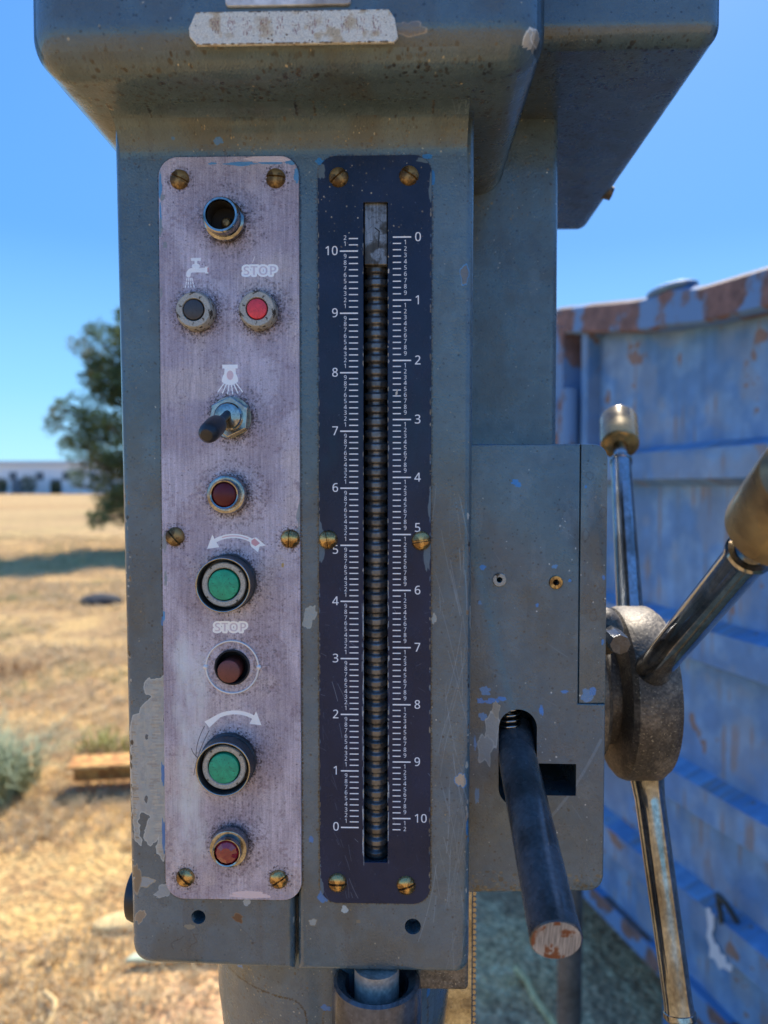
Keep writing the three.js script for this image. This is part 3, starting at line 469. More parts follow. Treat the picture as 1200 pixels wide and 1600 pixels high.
// --- push buttons, lamps, toggle, socket on the panel (z 1.4)
const PZ = 1.35;
function fitting(name, label, x, y) { const o = new THREE.Group(); o.name = name; o.position.set(x * MM, EYE + y * MM, PZ * MM); o.userData.label = label; press.add(o); return o; }
const piece = (name, geo, mat, parent, x = 0, y = 0, z = 0) => { const m = put(name, geo, mat, parent); m.position.set(x * MM, y * MM, z * MM); return m; };
{
  const sock = fitting('lamp_socket', 'empty round lamp socket', -77, 114.2);
  piece('ring', mmGeo(turned([[8.6, 0], [8.6, 3.4], [8, 3.8], [7.6, 4], [7.6, 9.4], [7.1, 10], [6.3, 10], [6, 9.4], [6, 1]])), chrome, sock);
  piece('bore', mmGeo(turned([[5.9, 9], [5.9, 0.4], [0, 0.4]])), blackDeep, sock);
  piece('contact', mmGeo(turned([[2.2, 0.4], [2.2, 2.4], [1.4, 3.2], [0, 3.4]])), brassDark, sock, 0.8, -1, 0);
  for (const [x, y, cap, label] of [[-89.8, 75.6, darkCap, 'black push button under the tap symbol'], [-62.6, 75.8, redCap, 'red push button under the upper STOP']]) {
    const b = fitting('push_button', label, x, y);
    piece('ring', mmGeo(turned([[8.2, 0], [8.2, 3.6], [7.6, 5.4], [7.2, 5.8], [5, 5.8], [4.7, 5.4], [4.7, 0.5]])), ringAlu, b);
    piece('cap', mmGeo(turned([[0, 6.2], [3.4, 6.2], [4.15, 5.9], [4.3, 5.4], [4.3, 0.2]].reverse())), cap, b);
  }
  const tg = fitting('toggle_switch', 'black toggle switch on a hexagon nut', -75.2, 30.1);
  const hex = new THREE.Shape(); for (let i = 0; i < 6; i++) { const a = i / 6 * PI * 2 + 0.45; hex[i ? 'lineTo' : 'moveTo'](Math.cos(a) * 9, Math.sin(a) * 9); } hex.closePath();
  piece('washer', mmGeo(turned([[9, 0], [9, 0.9], [0, 0.9]])), steel, tg);
  piece('nut', mmGeo(boxUV(extrude(hex, 4.6, 3.8, 0.5, 2), METRE)), steel, tg);
  piece('bushing', mmGeo(turned([[6, 0.6], [6, 6.4], [5.4, 7], [3, 7.4], [0, 7.4]])), chrome, tg);
  const leverDir = V(-0.09, -0.42, 1).normalize(), from = V(0, 1.2, 6);
  piece('lever', mmGeo(along(turned([[1.7, 0], [1.7, 9], [2.1, 10], [2.6, 12], [4, 15], [4.3, 18], [4.2, 25], [3.7, 27.4], [2.4, 28.8], [0, 29.3]], 32), from, from.clone().add(leverDir))), blackPlastic, tg);
  for (const [x, y, lens, h, label] of [[-76.5, -3.4, darkLens, 9, 'dark red pilot lamp below the toggle switch'], [-76.7, -159, redLens, 8.4, 'red pilot lamp at the foot of the panel']]) {
    const l = fitting('pilot_lamp', label, x, y);
    piece('ring', mmGeo(turned([[8.4, 0], [8.4, h - 4], [8.1, h - 3.4], [7.5, h - 3.2], [6.4, h - 3.3], [6.3, h - 0.5], [6, h], [5.5, h - 0.2], [5.4, h - 1.5]])), chrome, l);
    piece('lens', mmGeo(turned([[0, h + 1.1], [2.6, h + 0.8], [4.6, h - 0.1], [5.4, h - 1.2], [5.4, 0.4]].reverse(), lens === redLens ? 12 : 40, lens === redLens ? 0.1 : 1)), lens, l);
  }
  for (const [x, y, cy, label] of [[-76.8, -41.9, -0.3, 'green push button under the left-pointing arrow'], [-77.3, -121.2, -0.9, 'green push button under the right-pointing arrow']]) {
    const b = fitting('push_button', label, x, y);
    piece('bezel', mmGeo(turned([[12.4, 0], [12.4, 2.4], [11.9, 3], [11.9, 10.4], [11.6, 10.8], [11.1, 10.6], [10.9, 10], [10.6, 4], [6, 3.8]])), std({ map: rep(steelMap, 20), color: lin(0.17, 0.18, 0.19), metalness: 0.6, roughness: 0.42 }), b);
    piece('bezel_rim', mmGeo(new THREE.TorusGeometry(11.45, 0.42, 8, 64).translate(0, 0, 10.7)), chrome, b);
    piece('ring', mmGeo(turned([[9.6, 3], [9.6, 8.6], [9.2, 9.1], [7.5, 9.1], [7.1, 8.7], [7.1, 3]])), ringAlu, b);
    piece('cap', mmGeo(turned([[0, 9.4], [5.6, 9.3], [6.4, 9], [6.6, 8.4], [6.6, 2]].reverse())), greenCap, b, -0.2, cy * 0.5, 0);
  }
  const st = fitting('stop_button', 'maroon stop button sunk in the panel under the lower STOP', -75.5, -79.6);
  const guardAlu = std({ color: lin(0.72, 0.71, 0.7), metalness: 0.3, roughness: 0.45 });
  piece('guard_ring', mmGeo(new THREE.TorusGeometry(11.6, 0.45, 8, 72).translate(0, 0, 0.2)), guardAlu, st);
  for (const s of [-1, 1]) piece('pin', mmGeo(new THREE.SphereGeometry(1.15, 16, 10).scale(1, 1, 0.7)), guardAlu, st, s * 11.8, 0, 0.2);
  piece('sleeve', mmGeo(turned([[7.9, -0.4], [7.9, 0.6], [7.3, 0.9], [7, 0.4], [7, -9], [0, -9]])), blackDeep, st);
  piece('cap', mmGeo(turned([[0, 2.4], [4, 2.3], [4.9, 1.9], [5.1, 1.2], [5.1, -9]].reverse())), maroonCap, st, -1.2, -1.6, 0);
}

// --- feed gearbox at the right: face z = -20, with the key-shaped opening
{
  const s = new THREE.Shape();
  s.moveTo(20, 19.6); s.lineTo(81.4, 19.6); s.lineTo(81.4, -101); s.lineTo(94, -101); s.lineTo(94, -181); s.quadraticCurveTo(94, -189.5, 86, -189.8); s.lineTo(20, -191.6); s.closePath();
  const h = new THREE.Path(); h.moveTo(63.3, -112.8); h.lineTo(63.3, -128.4); h.lineTo(81.6, -128.6); h.lineTo(81.6, -145.4); h.lineTo(63, -145.4); h.absarc(53.5, -141, 9.8, -0.4, -PI, true); h.lineTo(43.7, -112.8); h.absarc(53.5, -112.8, 9.8, PI, 0, true); s.holes.push(h);
  const body = add('feed_gearbox', boxUV(drill(toCreasedNormals(extrude(s, -20, 60, 0.9, 3, 18), 0.7), [[44.5, -43.2, 1.25, 36], [70.6, -44.3, 1.25, 36]]), boxSheet.box), gearboxPaint, press);
  const c = new THREE.Shape(); c.moveTo(81.75, -100.75); c.lineTo(94, -100.75); c.lineTo(94, 12); c.quadraticCurveTo(94, 19.6, 86, 19.6); c.lineTo(81.75, 19.6); c.closePath();
  add('side_cover', boxUV(toCreasedNormals(extrude(c, -20.1, 98, 0.5, 2, 12), 0.7), boxSheet.box), gearboxPaint, body);
  add('gearbox_back', boxUV(rbox(21, 93, -189, 18, -118, -79.5, 2, 2), boxSheet.box), grimyCast, press);
  for (const [x, y, m] of [[44.5, -43.2, ringAlu], [70.6, -44.3, brass]]) addAt('bush', mmGeo(turned([[3.2, 0], [3.2, 0.6], [2.9, 0.9], [1.45, 0.9], [1.25, 0.6], [1.2, 0.1]], 28)), m, body, x, y, -20.1);
  // spring in the opening
  class Coil extends THREE.Curve { getPoint(t, o = new THREE.Vector3()) { const a = t * PI * 2 * 9; return o.set(51 + Math.cos(a) * 4.6, -100 - t * 24, -30 + Math.sin(a) * 4.6); } }
  add('spring', new THREE.TubeGeometry(new Coil(), 200, 0.85, 6), chrome, press);
  // clutch lever: a round bar that points at the viewer and a little down
  const a = V(53.4, -119, -42), b = V(53, -157, 72), L = a.distanceTo(b);
  const bar = add('clutch_lever', along(turned([[0, -6], [9.7, -6], [9.7, 16], [8.6, 22], [8.9, 28], [9.1, L - 0.6], [8.6, L - 0.1]], 48), a, b), blackSteel, press);
  const cut = sheet(-10, 10, -10, 10, 12, (x, y) => { const k = 0.72 + 0.5 * fbm(x / 0.4, y / 5, 1201, 2), r = sstep(0.5, 0.66, fbm(x / 3, y / 4, 1211, 4) + (Math.hypot(x, y) > 7 && x < 2 ? 0.12 : 0)); return mix3([158 * k, 156 * k, 158 * k], [120, 66, 40], r * 0.85); });
  const cap = new THREE.CircleGeometry(8.65, 48); for (let i = 0; i < cap.attributes.uv.count; i++) cap.attributes.uv.setXY(i, cap.attributes.position.getX(i) / 20 + 0.5, cap.attributes.position.getY(i) / 20 + 0.5);
  add('cut_end', along(cap.translate(0, 0, L - 0.1), a, b), std({ map: cut.tex, metalness: 0.4, roughness: 0.5 }), bar, 'sawn end of the bar with rust spots');
}
// --- feed hub with three handles
const handleSteel = std({ map: rep(steelMap, 9), color: lin(0.76, 0.82, 0.9), metalness: 0.95, roughness: 0.2, roughnessMap: rep(roughTile, 10) });
const gripBrass = std({ color: lin(0.62, 0.62, 0.62), metalness: 0.4, roughness: 0.45, map: rep(brassMap, 5), roughnessMap: rep(roughTile, 8) });
{
  const hub = new THREE.Group(); hub.name = 'feed_hub'; press.add(hub);
  const O = V(137, -121, -115);
  const ax = (g) => along(g, O, O.clone().add(V(1, 0, 0)));
  add('rim', boxUV(ax(turned([[0, -16], [38, -16], [46, -14.5], [49, -12], [50, -9], [50, 7], [49.4, 8.4], [48, 8.8], [47.4, 9.6], [47, 11.4], [40, 12.4], [0, 13]], 72, 0.5)), METRE), grimyCast, hub);
  add('collar', boxUV(ax(turned([[32, -46], [39, -44], [41, -40], [41, -26], [38, -23.4], [31, -22.6], [30, -15]], 64, 0.5)), METRE), grimyCast, hub);
  add('clamp_bolt', along(turned([[5.4, 0], [5.4, 22], [5, 23], [0, 23]].map((p) => [p[0], p[1]]), 8, 0.4), V(109, -78, -70), V(108.4, -79, -47)), blackSteel, hub);
  add('bolt_boss', boxUV(new THREE.SphereGeometry(13, 24, 16).scale(0.8, 1, 1).translate(108, -78, -78), METRE), grimyCast, hub);
  // [collar point, thickness factor]
  for (const [end, reach, kn] of [[V(124, -24, 56), 1, 1], [V(170.5, 19, -264), 1, 1], [V(149, -284, -70), 1, 1]]) {
    const d = end.clone().sub(O).normalize(), L = end.distanceTo(O), p = d.clone().multiplyScalar(38).add(O);
    const h = new THREE.Group(); h.name = 'feed_handle'; press.add(h);
    const T = L - 38;
    add('socket', along(turned([[11, -8], [11, 6], [9.4, 12], [8.4, 22], [7.6, T - 6], [7.9, T - 1], [7.9, T]], 40, 0.5), p, end), handleSteel, h);
    add('ferrule', along(turned([[6, T - 2], [8.5, T - 1], [8.7, T + 1.4], [8, T + 2.6], [6, T + 2.8]], 40, 0.5), p, end), chrome, h);
    add('spindle', along(turned([[5.8, T], [5.8, T + 24], [5.4, T + 30]], 32, 0.5), p, end), chrome, h);
    add('grip', along(turned([[0, T + 20], [12.6, T + 20], [14.2, T + 20.8], [15, T + 22], [15.3, T + 53], [14.8, T + 54.6], [13.6, T + 55.4], [0, T + 55.8]], 48, 0.5), p, end), gripBrass, h);
  }
}
// --- below the head: rounded gear cover, stop-rod cup, rack, column, base
{
  const bowl = new THREE.LatheGeometry([[0.01, -330], [30, -328], [52, -312], [60, -288], [63, -262], [63, -190]].map((p) => new THREE.Vector2(...p)), 64).translate(-37, 0, -74);
  add('gear_cover', boxUV(toCreasedNormals(bowl, 0.9), housingSheet.box), housingPaint, press);
  const cup = new THREE.LatheGeometry([[10, -236], [14, -236], [14.6, -226], [18.2, -223.6], [19.6, -224.6], [20.4, -228], [20.4, -300], [0.01, -300]].map((p) => new THREE.Vector2(...p)), 56).translate(-12, 0, -6);
  add('stop_cup', boxUV(toCreasedNormals(cup, 0.5), METRE), blackSteel, press);
  add('stop_spindle', boxUV(new THREE.CylinderGeometry(10.2, 10.2, 70, 40).translate(-12, -252.8, -6), METRE), std({ map: rep(steelMap, 14), metalness: 0.45, roughness: 0.4, color: lin(1.2, 1.18, 1.12) }), press);
  add('clamp_block', boxUV(rbox(6, 30, -232, -214, -60, -10, 2, 2), METRE), grimyCast, press);
  const rack = add('rack_bar', boxUV(rbox(9, 38.4, -1100, -190, -112, -76, 1, 1), METRE), steel, press);
  const tooth = mmGeo(new THREE.CylinderGeometry(1.35, 1.35, 30, 8).rotateX(PI / 2));
  for (let i = 0; i < 46; i++) addAt('rack_tooth', tooth, steel, rack, 39.2, -194 - i * 3.1, -95);
  add('column', boxUV(new THREE.CylinderGeometry(60, 60, 1700, 48).translate(-40, -570, -300), METRE), steel, press);
  add('head_arm', boxUV(rbox(-110, 40, -190, 400, -370, -110, 10, 3), housingSheet.box), housingPaint, press);
  add('base_plate', boxUV(rbox(-220, 140, -1450, -1380, -480, 60, 12, 3), housingSheet.box), housingPaint, press);
}

// ------------------------------------------------------------------ the blue dumpster
{
  const d = new THREE.Group(); d.name = 'dumpster'; scene.add(d);
  d.userData = { label: 'large rusty blue steel dumpster with ribbed side and bent top rail', category: 'dumpster' };
  d.position.set(0.599, 0, -1.559); d.rotation.y = -Math.atan2(0.962, 0.273);
  const rust = colorTile(1024, (u, v) => {
    const a = tfbm(u, v, 7, 1301, 6), b = tfbm(u, v, 20, 1311, 4), st = vn(u * 60, v * 5, 1321, 60, 5), k = 0.86 + 0.18 * tfbm(u, v, 30, 1331, 3) + 0.1 * (st - 0.5);
    let c = mix3([92, 138, 184], [116, 158, 196], sstep(0.35, 0.65, b)).map((x) => x * k); c = mix3(c, [150, 152, 156], sstep(0.52, 0.66, tfbm(u, v, 11, 1341, 4)) * 0.35);
    const sk = sstep(0.66, 0.8, 0.6 * vn(u * 90, v * 7, 1351, 90, 7) + 0.4 * b) * 0.55, r = Math.max(sk, sstep(0.63, 0.69, a * 0.4 + b * 0.35 + 0.25 * tfbm(u, v, 60, 1361, 2))); return mix3(c, mix3([116, 84, 70], [146, 108, 84], b), r * 0.8);
  });
  const rusty = colorTile(512, (u, v) => { const a = tfbm(u, v, 6, 1401, 6), b = tfbm(u, v, 24, 1411, 3), k = 0.75 + 0.5 * b; return mix3([118 * k, 92 * k, 84 * k], [98, 136, 176], sstep(0.4, 0.52, a)); });
  const blue = std({ map: rep(rust, 0.8), roughness: 0.6, metalness: 0.05, bumpMap: rep(fineBump, 2), bumpScale: 0.002 }), rustM = std({ map: rep(rusty, 2), roughness: 0.75, metalness: 0.05 });
  const uvM = (g) => boxUV(g, [0, 1, 0, 1]);
  const Y = (y) => EYE + y;
  const bx = (name, x0, x1, y0, y1, z0, z1, m = blue, r = 0.006) => put(name, uvM(rbox(x0, x1, Y(y0), Y(y1), z0, z1, Math.min(r, (x1 - x0) / 2.2, (y1 - y0) / 2.2, (z1 - z0) / 2.2), 2)), m, d);
  // local x: toward the camera end; -0.385 is the corner post
  const bands = [[0.40, 0.09], [0.01, -0.30], [-0.385, -0.645], [-0.725, -0.9], [-0.98, -1.15]];
  bands.forEach(([t, b]) => bx('wall_panel', -1.9, 2.1, b - 0.02, t + 0.02, -0.05, -0.012));
  for (const [t, b] of [[0.088, 0.012], [-0.302, -0.385], [-0.645, -0.725], [-0.9, -0.98]]) {   // pressed ribs with sloping flanks
    const s = new THREE.Shape(); s.moveTo(-0.014, Y(t) + 0.012); s.lineTo(0.032, Y(t) - 0.006); s.lineTo(0.032, Y(b) + 0.006); s.lineTo(-0.014, Y(b) - 0.012); s.closePath();
    const g = new THREE.ExtrudeGeometry(s, { depth: 4, bevelEnabled: false }).rotateY(-PI / 2).scale(1, 1, 1); g.applyMatrix4(new THREE.Matrix4().set(1, 0, 0, 2.1, 0, 1, 0, 0, 0, 0, 1, 0, 0, 0, 0, 1));
    put('rib', uvM(g), blue, d);
  }
  // the top rail dips and bends: a loft along points [x, top]
  const pts = [[-0.385, 0.529], [-0.2, 0.497], [0.02, 0.456], [0.13, 0.4385], [0.18, 0.436], [0.27, 0.424], [0.6, 0.405], [2.1, 0.4]];
  const pos = [], idx = [], prof = [[-0.06, 0.004], [0.03, 0.004], [0.046, -0.006], [0.046, -0.072], [0.036, -0.078], [-0.06, -0.078]];
  pts.forEach(([x, y], i) => prof.forEach(([z, dy], k) => pos.push(x, Y(y) + dy + (k < 3 && i === 4 ? 0.006 : 0), z + (i === 3 || i === 4 ? 0.018 : 0))));
  for (let i = 0; i < pts.length - 1; i++) for (let k = 0; k < 6; k++) { const a = i * 6 + k, b = i * 6 + (k + 1) % 6; idx.push(a, b, a + 6, b, b + 6, a + 6); }
  for (let k = 1; k < 5; k++) { idx.push(0, k + 1, k); const o = (pts.length - 1) * 6; idx.push(o, o + k, o + k + 1); }
  const rail = new THREE.BufferGeometry(); rail.setAttribute('position', new THREE.Float32BufferAttribute(pos, 3)); rail.setIndex(idx); const rg = rail.toNonIndexed(); rg.computeVertexNormals();
  put('top_rail', uvM(rg), rustM, d);
  // dented lip curled over the rail
  put('bent_lip', uvM(new THREE.SphereGeometry(0.05, 16, 10).scale(1.6, 0.25, 0.8).translate(0.15, Y(0.448), 0.03)), blue, d);
  bx('corner_post', -0.385, -0.33, -1.15, 0.47, -0.05, 0.05, rustM); bx('corner_post', -0.26, -0.225, 0.02, 0.44, -0.05, 0.03);
  bx('end_rail', -1.9, -0.385, 0.42, 0.494, -0.05, 0.03, rustM);
  for (const y of [0.2, -0.25, -0.75]) put('hinge', uvM(new THREE.CylinderGeometry(0.024, 0.024, 0.16, 16).translate(-0.3, Y(y), 0.04)), rustM, d);
  put('hinge_pin', uvM(new THREE.CylinderGeometry(0.034, 0.03, 0.05, 16).rotateZ(PI / 2).translate(-0.4, Y(0.235), 0.045)), rustM, d);
  bx('bottom_rail', -1.9, 2.1, -1.185, -1.13, -0.06, 0.012, rustM); bx('floor', -1.9, 2.1, -1.18, -1.14, -1.8, -0.06, rustM);
  bx('far_wall', -1.9, 2.1, -1.16, 0.44, -1.86, -1.8); bx('end_wall', -1.9, -1.86, -1.16, 0.46, -1.8, -0.05); bx('end_wall', 2.06, 2.1, -1.16, 0.44, -1.8, -0.05);
  for (const [x, z] of [[0.12, -0.2], [1.9, -0.2], [-1.6, -0.2], [-1.6, -1.6], [0.12, -1.6], [1.9, -1.6]]) bx('skid_leg', x - 0.1, x + 0.1, -1.45, -1.17, z - 0.1, z + 0.14, rustM, 0.01);
  { // rope hook on the side
    const c = new THREE.CatmullRomCurve3([V(0.37, Y(-0.9), 0.01), V(0.37, Y(-0.855), 0.04), V(0.36, Y(-0.842), 0.05), V(0.347, Y(-0.855), 0.04), V(0.347, Y(-0.91), 0.03)]);
    put('hook', uvM(new THREE.TubeGeometry(c, 24, 0.006, 8)), std({ color: lin(0.05, 0.055, 0.05), roughness: 0.6 }), d);
  }
  const scrap = new THREE.Shape(); [[0.306, -0.9], [0.318, -0.893], [0.322, -0.905], [0.33, -0.898], [0.331, -0.93], [0.324, -0.945], [0.333, -0.96], [0.345, -0.958], [0.352, -0.972], [0.366, -0.966], [0.37, -0.98], [0.388, -0.972], [0.384, -0.99], [0.36, -0.995], [0.35, -1.006], [0.334, -0.994], [0.318, -1.0], [0.32, -0.975], [0.309, -0.96], [0.313, -0.935]].forEach((p, i) => scrap[i ? 'lineTo' : 'moveTo'](p[0], Y(p[1])));
  put('sticker_scrap', uvM(new THREE.ExtrudeGeometry(scrap, { depth: 0.002, bevelEnabled: false }).translate(0, 0, 0.035)), std({ color: lin(0.62, 0.64, 0.66), roughness: 0.7 }), d).userData.label = 'torn white sticker';
}

// ------------------------------------------------------------------ plants
function leafMesh(cards, w, h) { return cards; }
{ // evergreen tree
  const t = new THREE.Group(); t.name = 'evergreen_tree'; scene.add(t); t.position.set(-5.4, 0, -16.6);
  t.userData = { label: 'ragged dark evergreen tree standing alone on the dry ground', category: 'tree' };
  seed = 77;
  const bark = std({ color: lin(0.09, 0.065, 0.045), roughness: 0.95, bumpMap: rep(fineBump, 3), bumpScale: 0.02 });
  const limbs = [new THREE.TubeGeometry(new THREE.CatmullRomCurve3([V(0, -0.1, 0), V(0.06, 1.5, 0.05), V(-0.05, 3.2, 0), V(0, 5.2, 0.05)]), 12, 0.1, 8)];
  const clumps = [];
  for (let i = 0; i < 84; i++) {
    const k = i / 83, y = 0.75 + k * 4.3, az = i * 2.4 + rr(-0.4, 0.4), L = (2.45 * (1 - Math.abs(k - 0.3) * 0.55) * (k > 0.75 ? 1.05 - (k - 0.75) * 2.2 : 1)) * rr(0.68, 0.98), up = 0.25 + k * 0.7 + rr(-0.15, 0.2), e = V(Math.cos(az) * L, y + L * up * 0.5, Math.sin(az) * L), m = V(Math.cos(az) * L * 0.5, y + L * up * 0.1, Math.sin(az) * L * 0.5);
    if (y < 1) e.y -= 0.35;
    const c = new THREE.CatmullRomCurve3([V(0, y, 0), m, e]); limbs.push(new THREE.TubeGeometry(c, 6, 0.028, 5));
    for (let q = 0; q < 8; q++) { const s = 0.4 + 0.6 * q / 7, p = c.getPoint(s); clumps.push([p.add(V(rr(-0.2, 0.2), rr(-0.12, 0.2), rr(-0.2, 0.2))), rr(0.16, 0.36) * (1.1 - 0.35 * s)]); }
  }
  put('trunk', boxUV(mergeGeometries(limbs.map((g) => g.toNonIndexed())), [0, 1, 0, 1]), bark, t);
  const pos = [], col = [], n = V(0, 0, 0), a = V(0, 0, 0), b = V(0, 0, 0);
  for (const [p, r] of clumps) {
    const tone = rr(0.6, 1.25), dry = rnd() < 0.25 ? 0.7 : 0;
    for (let k = 0; k < 120; k++) {
      n.set(rr(-1, 1), rr(-1, 1), rr(-1, 1)).normalize(); const q = p.clone().addScaledVector(n, r * Math.cbrt(rnd())); a.set(rr(-1, 1), rr(-0.1, 1.1), rr(-1, 1)).add(n).normalize().multiplyScalar(rr(0.06, 0.13)); b.crossVectors(a, V(rr(-1, 1), rr(-1, 1), rr(-1, 1))).normalize().multiplyScalar(rr(0.012, 0.026));
      pos.push(q.x - b.x, q.y - b.y, q.z - b.z, q.x + b.x, q.y + b.y, q.z + b.z, q.x + a.x, q.y + a.y, q.z + a.z);
      const v = tone * rr(0.75, 1.25), c = mix3([0.13 * v, 0.185 * v, 0.055 * v], [0.3 * v, 0.25 * v, 0.1 * v], dry * rr(0.5, 1)); for (let i = 0; i < 3; i++) col.push(...c);
    }
  }
  const g = new THREE.BufferGeometry(); g.setAttribute('position', new THREE.Float32BufferAttribute(pos, 3)); g.setAttribute('color', new THREE.Float32BufferAttribute(col, 3)); g.computeVertexNormals();
  put('crown', g, phys({ vertexColors: true, roughness: 0.9, side: THREE.DoubleSide, transmission: 0.3, thickness: 0 }), t);
}
// dry grass: thin bent blades in tufts, too many to count
function tuft(n, h, spread, w) {
  const pos = [], nor = [];
  for (let i = 0; i < n; i++) {
    const a = rr(0, 6.28), l = h * rr(0.4, 1), lean = rr(0.3, 1.6) * l, x = rr(-1, 1) * spread, z = rr(-1, 1) * spread, dx = Math.cos(a), dz = Math.sin(a), wx = -dz * w, wz = dx * w;
    const m = [x + dx * lean * 0.35, l * 0.6, z + dz * lean * 0.35], e = [x + dx * lean, l * rr(0.6, 1), z + dz * lean];
    pos.push(x - wx, -0.01, z - wz, x + wx, -0.01, z + wz, m[0] + wx * 0.8, m[1], m[2] + wz * 0.8, x - wx, -0.01, z - wz, m[0] + wx * 0.8, m[1], m[2] + wz * 0.8, m[0] - wx * 0.8, m[1], m[2] - wz * 0.8, m[0] - wx * 0.8, m[1], m[2] - wz * 0.8, m[0] + wx * 0.8, m[1], m[2] + wz * 0.8, ...e);
  }
  const g = new THREE.BufferGeometry(); g.setAttribute('position', new THREE.Float32BufferAttribute(pos, 3)); g.computeVertexNormals(); return g;
}
{
  seed = 991;
  const mat = phys({ color: 0xffffff, roughness: 0.9, side: THREE.DoubleSide, transmission: 0.2, thickness: 0 });
  const N = 52000, im = new THREE.InstancedMesh(tuft(9, 0.075, 0.05, 0.0022), mat, N), m = new THREE.Matrix4(), q = new THREE.Quaternion(), c = new THREE.Color();
  im.name = 'dry_grass'; im.castShadow = im.receiveShadow = true; im.userData = { kind: 'stuff', label: 'sparse dry straw grass over the open ground', category: 'grass' };
  let k = 0;
  while (k < N) {
    const d = 0.9 + 21 * rnd() ** 1.9, x = rr(-1, 1) * (0.75 * d + 0.6) - 0.12 * d, z = 0.326 - d;
    const inDumpster = (() => { const rx = x - 0.599, rz = z + 1.559, lx = rx * 0.273 + rz * 0.962, lz = -rx * 0.962 + rz * 0.273; return lz < 0.15 && lz > -2 && lx > -2 && lx < 2.2; })();
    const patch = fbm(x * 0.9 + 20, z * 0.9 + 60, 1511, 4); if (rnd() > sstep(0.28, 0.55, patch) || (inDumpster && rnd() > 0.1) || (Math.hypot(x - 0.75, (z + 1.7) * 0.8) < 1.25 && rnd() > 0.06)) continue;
    const s = rr(0.55, 1.25) * (0.7 + 0.5 * sstep(3, 9, d)); q.setFromAxisAngle(V(0, 1, 0), rr(0, 6.28)); m.compose(V(x, 0, z), q, V(s, s * rr(0.5, 1.2), s)); im.setMatrixAt(k, m);
    const g = sstep(0.56, 0.68, fbm(x * 1.3 + 5, z * 1.3, 1521, 3)) * 0.8, v = rr(0.7, 1.15), t = rnd(); const col = mix3(mix3([0.7, 0.52, 0.25], [0.6, 0.48, 0.3], t), [0.3, 0.33, 0.1], g * rnd()); c.setRGB(col[0] * v, col[1] * v, col[2] * v); im.setColorAt(k, c); k++;
  }
  scene.add(im);
}
function weed(name, label, x, z, n, h, spread, w, colours, group) {
  const o = put(name, tuft(n, h, spread, w), std({ color: lin(...colours), roughness: 0.85, side: THREE.DoubleSide }), scene); o.position.set(x, 0, z); o.userData = { label, category: 'plant' }; if (group) o.userData.group = group; return o;
}
seed = 555;
weed('grass_clump', 'tall blue-green grass clump beside the rusty steel angle', -1.99, -3.08, 800, 0.36, 0.2, 0.004, [0.34, 0.37, 0.2]);
weed('weed_tuft', 'low yellow-green weed tuft behind the rusty steel angle', -1.62, -3.75, 120, 0.14, 0.16, 0.004, [0.36, 0.34, 0.08]);
weed('grass_clump', 'russet dry grass clump on bare ground', -3.05, -5.3, 160, 0.16, 0.2, 0.003, [0.42, 0.24, 0.1]).name = 'grass_clump_001';

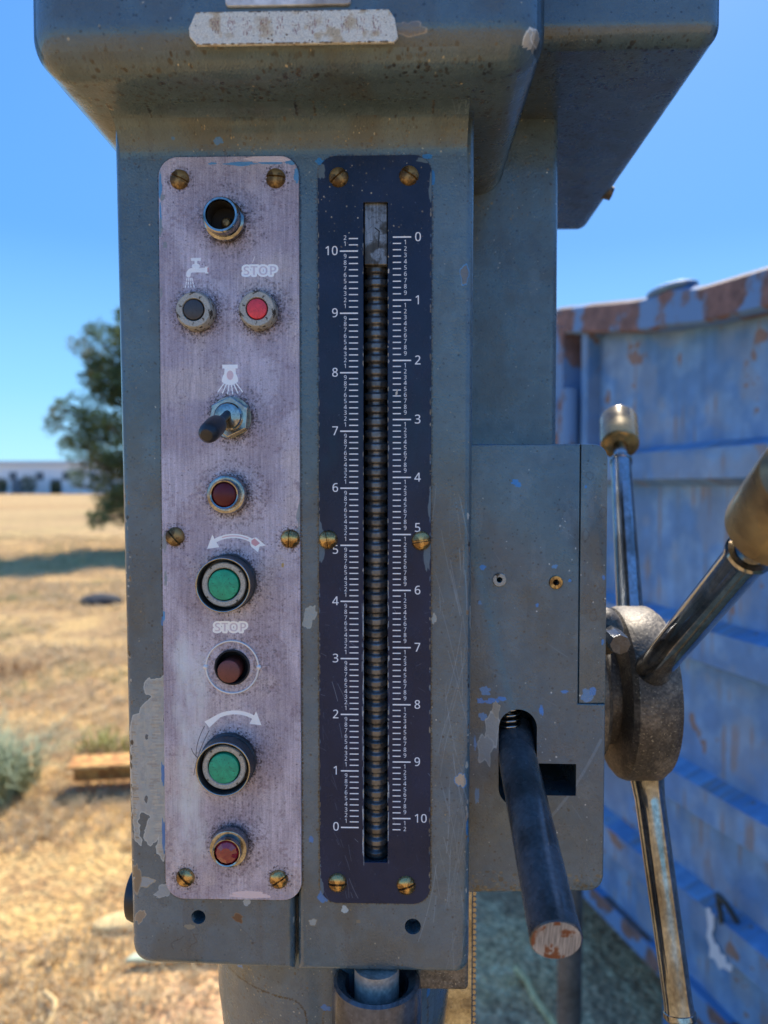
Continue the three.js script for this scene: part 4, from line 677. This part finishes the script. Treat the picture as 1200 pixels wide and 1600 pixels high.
// ------------------------------------------------------------------ scraps on the ground
{
  seed = 4242;
  const rustO = std({ map: rep(colorTile(256, (u, v) => { const a = tfbm(u, v, 8, 1601, 5), k = 0.8 + 0.4 * tfbm(u, v, 40, 1611, 2); return mix3([236 * k, 178 * k, 100 * k], [190 * k, 126 * k, 68 * k], sstep(0.45, 0.65, a)); }), 5), roughness: 0.85 });
  const s = new THREE.Shape(); [[-0.05, 0.082], [-0.046, 0.09], [0.06, 0.095], [0.062, 0.086], [0.056, 0.084], [0.07, 0], [0.06, 0], [0.046, 0.083]].forEach((p, i) => s[i ? 'lineTo' : 'moveTo'](p[0], p[1])); s.closePath();
  const g = extrude(s, 0.6, 1.2, 0.002, 1); const o = put('steel_angle', boxUV(g, [0, 1, 0, 1]), rustO, scene); o.scale.set(1.3, 1.35, 1); o.position.set(-1.0, 0.012, -3.25); o.rotation.set(0, PI / 2 + 0.18, 0); o.userData = { label: 'rusty orange steel angle bar lying in the grass', category: 'scrap metal' };
  const lump = (name, label, category, x, z, sx, sy, sz, mat, sd) => { const q = new THREE.IcosahedronGeometry(1, 3), p = q.attributes.position; for (let i = 0; i < p.count; i++) { const v = V(p.getX(i), p.getY(i), p.getZ(i)), k = 0.75 + 0.5 * fbm(v.x * 1.6 + 5 + sd, v.y * 1.6 + v.z * 1.3 + 7, 1701, 3); p.setXYZ(i, v.x * k * sx, v.y * k * sy, v.z * k * sz); } q.computeVertexNormals(); const m = put(name, boxUV(q, [0, 1, 0, 1]), mat, scene); m.position.set(x, sy * 0.4, z); m.userData = { label, category }; return m; };
  lump('stone', 'dark flat stone out on the dry ground', 'stone', -3.75, -8.8, 0.24, 0.09, 0.18, std({ color: lin(0.055, 0.055, 0.055), roughness: 0.9 }), 1);
  const wood = std({ map: rep(colorTile(256, (u, v) => { const k = 0.75 + 0.5 * vn(u * 80, v * 6, 1801, 80, 6); return [228 * k, 192 * k, 132 * k]; }), 6), roughness: 0.9 });
  const plank = lump('wood_chip', 'flat tan chip of wood on the dry ground', 'wood', -0.93, -2.08, 0.1, 0.018, 0.055, wood, 2); plank.rotation.y = 0.25;
  const twig = (name, label, pts, r) => { const m = put(name, boxUV(new THREE.TubeGeometry(new THREE.CatmullRomCurve3(pts), 18, r, 6), [0, 1, 0, 1]), wood, scene); m.userData = { label, category: 'twig' }; return m; };
  twig('twig', 'curved pale twig on the dry straw ground', [V(-1.02, 0.012, -1.72), V(-0.96, 0.02, -1.66), V(-0.95, 0.012, -1.58), V(-1.0, 0.012, -1.5)], 0.008);
  twig('sun_sliver', 'added pale sliver imitating a streak of sun beside the dumpster skid', [V(0.335, 0.02, -1.85), V(0.36, 0.03, -1.77), V(0.365, 0.03, -1.72), V(0.41, 0.02, -1.6)], 0.011);  // added pale shape in place of a sunlit sliver on shaded ground
  const st = new THREE.Shape(); st.moveTo(-0.16, -0.012); st.lineTo(0.18, -0.022); st.lineTo(0.18, 0.02); st.lineTo(-0.14, 0.022);
  const strip = put('board_strip', boxUV(extrude(st, 0, 0.012, 0.001, 1).rotateX(-PI / 2), [0, 1, 0, 1]), std({ color: lin(0.55, 0.6, 0.4), roughness: 0.8 }), scene); strip.position.set(-0.68, 0.025, -1.88); strip.rotation.y = 0.1; strip.userData = { label: 'pale green strip of board under the press head', category: 'board' };
  const rodc = new THREE.CylinderGeometry(0.024, 0.024, 0.75, 14); const rod = put('steel_post', boxUV(rodc, [0, 1, 0, 1]), std({ map: rep(rep(steelMap, 3), 3), color: lin(0.35, 0.33, 0.3), roughness: 0.6, metalness: 0.4 }), scene); rod.position.set(0.33, 0.375, -1.13); rod.userData = { label: 'short dark steel post standing beside the press', category: 'post' };
}
// ------------------------------------------------------------------ far building
{
  const b = new THREE.Group(); b.name = 'warehouse'; scene.add(b); b.position.set(-78, 0, -150); b.userData = { label: 'long low white building on the horizon', category: 'building' };
  const bx = (n, x0, x1, y0, y1, z0, z1, m) => put(n, new THREE.BoxGeometry(x1 - x0, y1 - y0, z1 - z0).translate((x0 + x1) / 2, (y0 + y1) / 2, (z0 + z1) / 2), m, b);
  bx('wall', -45, 38, -0.2, 5.9, -14, 0, std({ color: lin(0.88, 0.88, 0.87), roughness: 0.8 })); bx('roof', -45.5, 38.5, 5.9, 6.7, -14.5, 0.5, std({ color: lin(0.62, 0.66, 0.7), roughness: 0.6 }));
  const glass = std({ color: lin(0.1, 0.12, 0.15), roughness: 0.2 }), door = std({ color: lin(0.2, 0.22, 0.24), roughness: 0.6 });
  for (let i = 0; i < 14; i++) bx('window', -41 + i * 5.5, -39.4 + i * 5.5, 2.8, 4.4, 0, 0.12, glass);
  for (const x of [-2, 6]) bx('door', x, x + 2.2, 0, 3, 0, 0.14, door);
  const bush = (x, z, r) => { seed = 31 + Math.round(x); const pos = []; for (let i = 0; i < 1400; i++) { const n = V(rr(-1, 1), rr(-1, 1), rr(-1, 1)).normalize(), p = n.clone().multiplyScalar(r * Math.cbrt(rnd())).multiply(V(1, 1.3, 1)).add(V(0, r * 1.2, 0)), a = V(rr(-1, 1), rr(-1, 1), rr(-1, 1)).multiplyScalar(0.25), c = V(rr(-1, 1), rr(-1, 1), rr(-1, 1)).multiplyScalar(0.25); pos.push(p.x, p.y, p.z, p.x + a.x, p.y + a.y, p.z + a.z, p.x + c.x, p.y + c.y, p.z + c.z); } const g = new THREE.BufferGeometry(); g.setAttribute('position', new THREE.Float32BufferAttribute(pos, 3)); g.computeVertexNormals(); return g; };
  const leaf = std({ color: lin(0.06, 0.085, 0.045), roughness: 0.9, side: THREE.DoubleSide });
  [[-80, 1.3], [-74.5, 1.6], [-69, 1.1]].forEach(([x, r], i) => { const o = put(i ? `shrub_00${i}` : 'shrub', bush(x, 0, r), leaf, scene); o.position.set(x, 0, -146); o.userData = { label: 'small dark shrub in front of the long white building', category: 'shrub', group: 'shrubs along the white building' }; });
}
renderer.render(scene, camera);
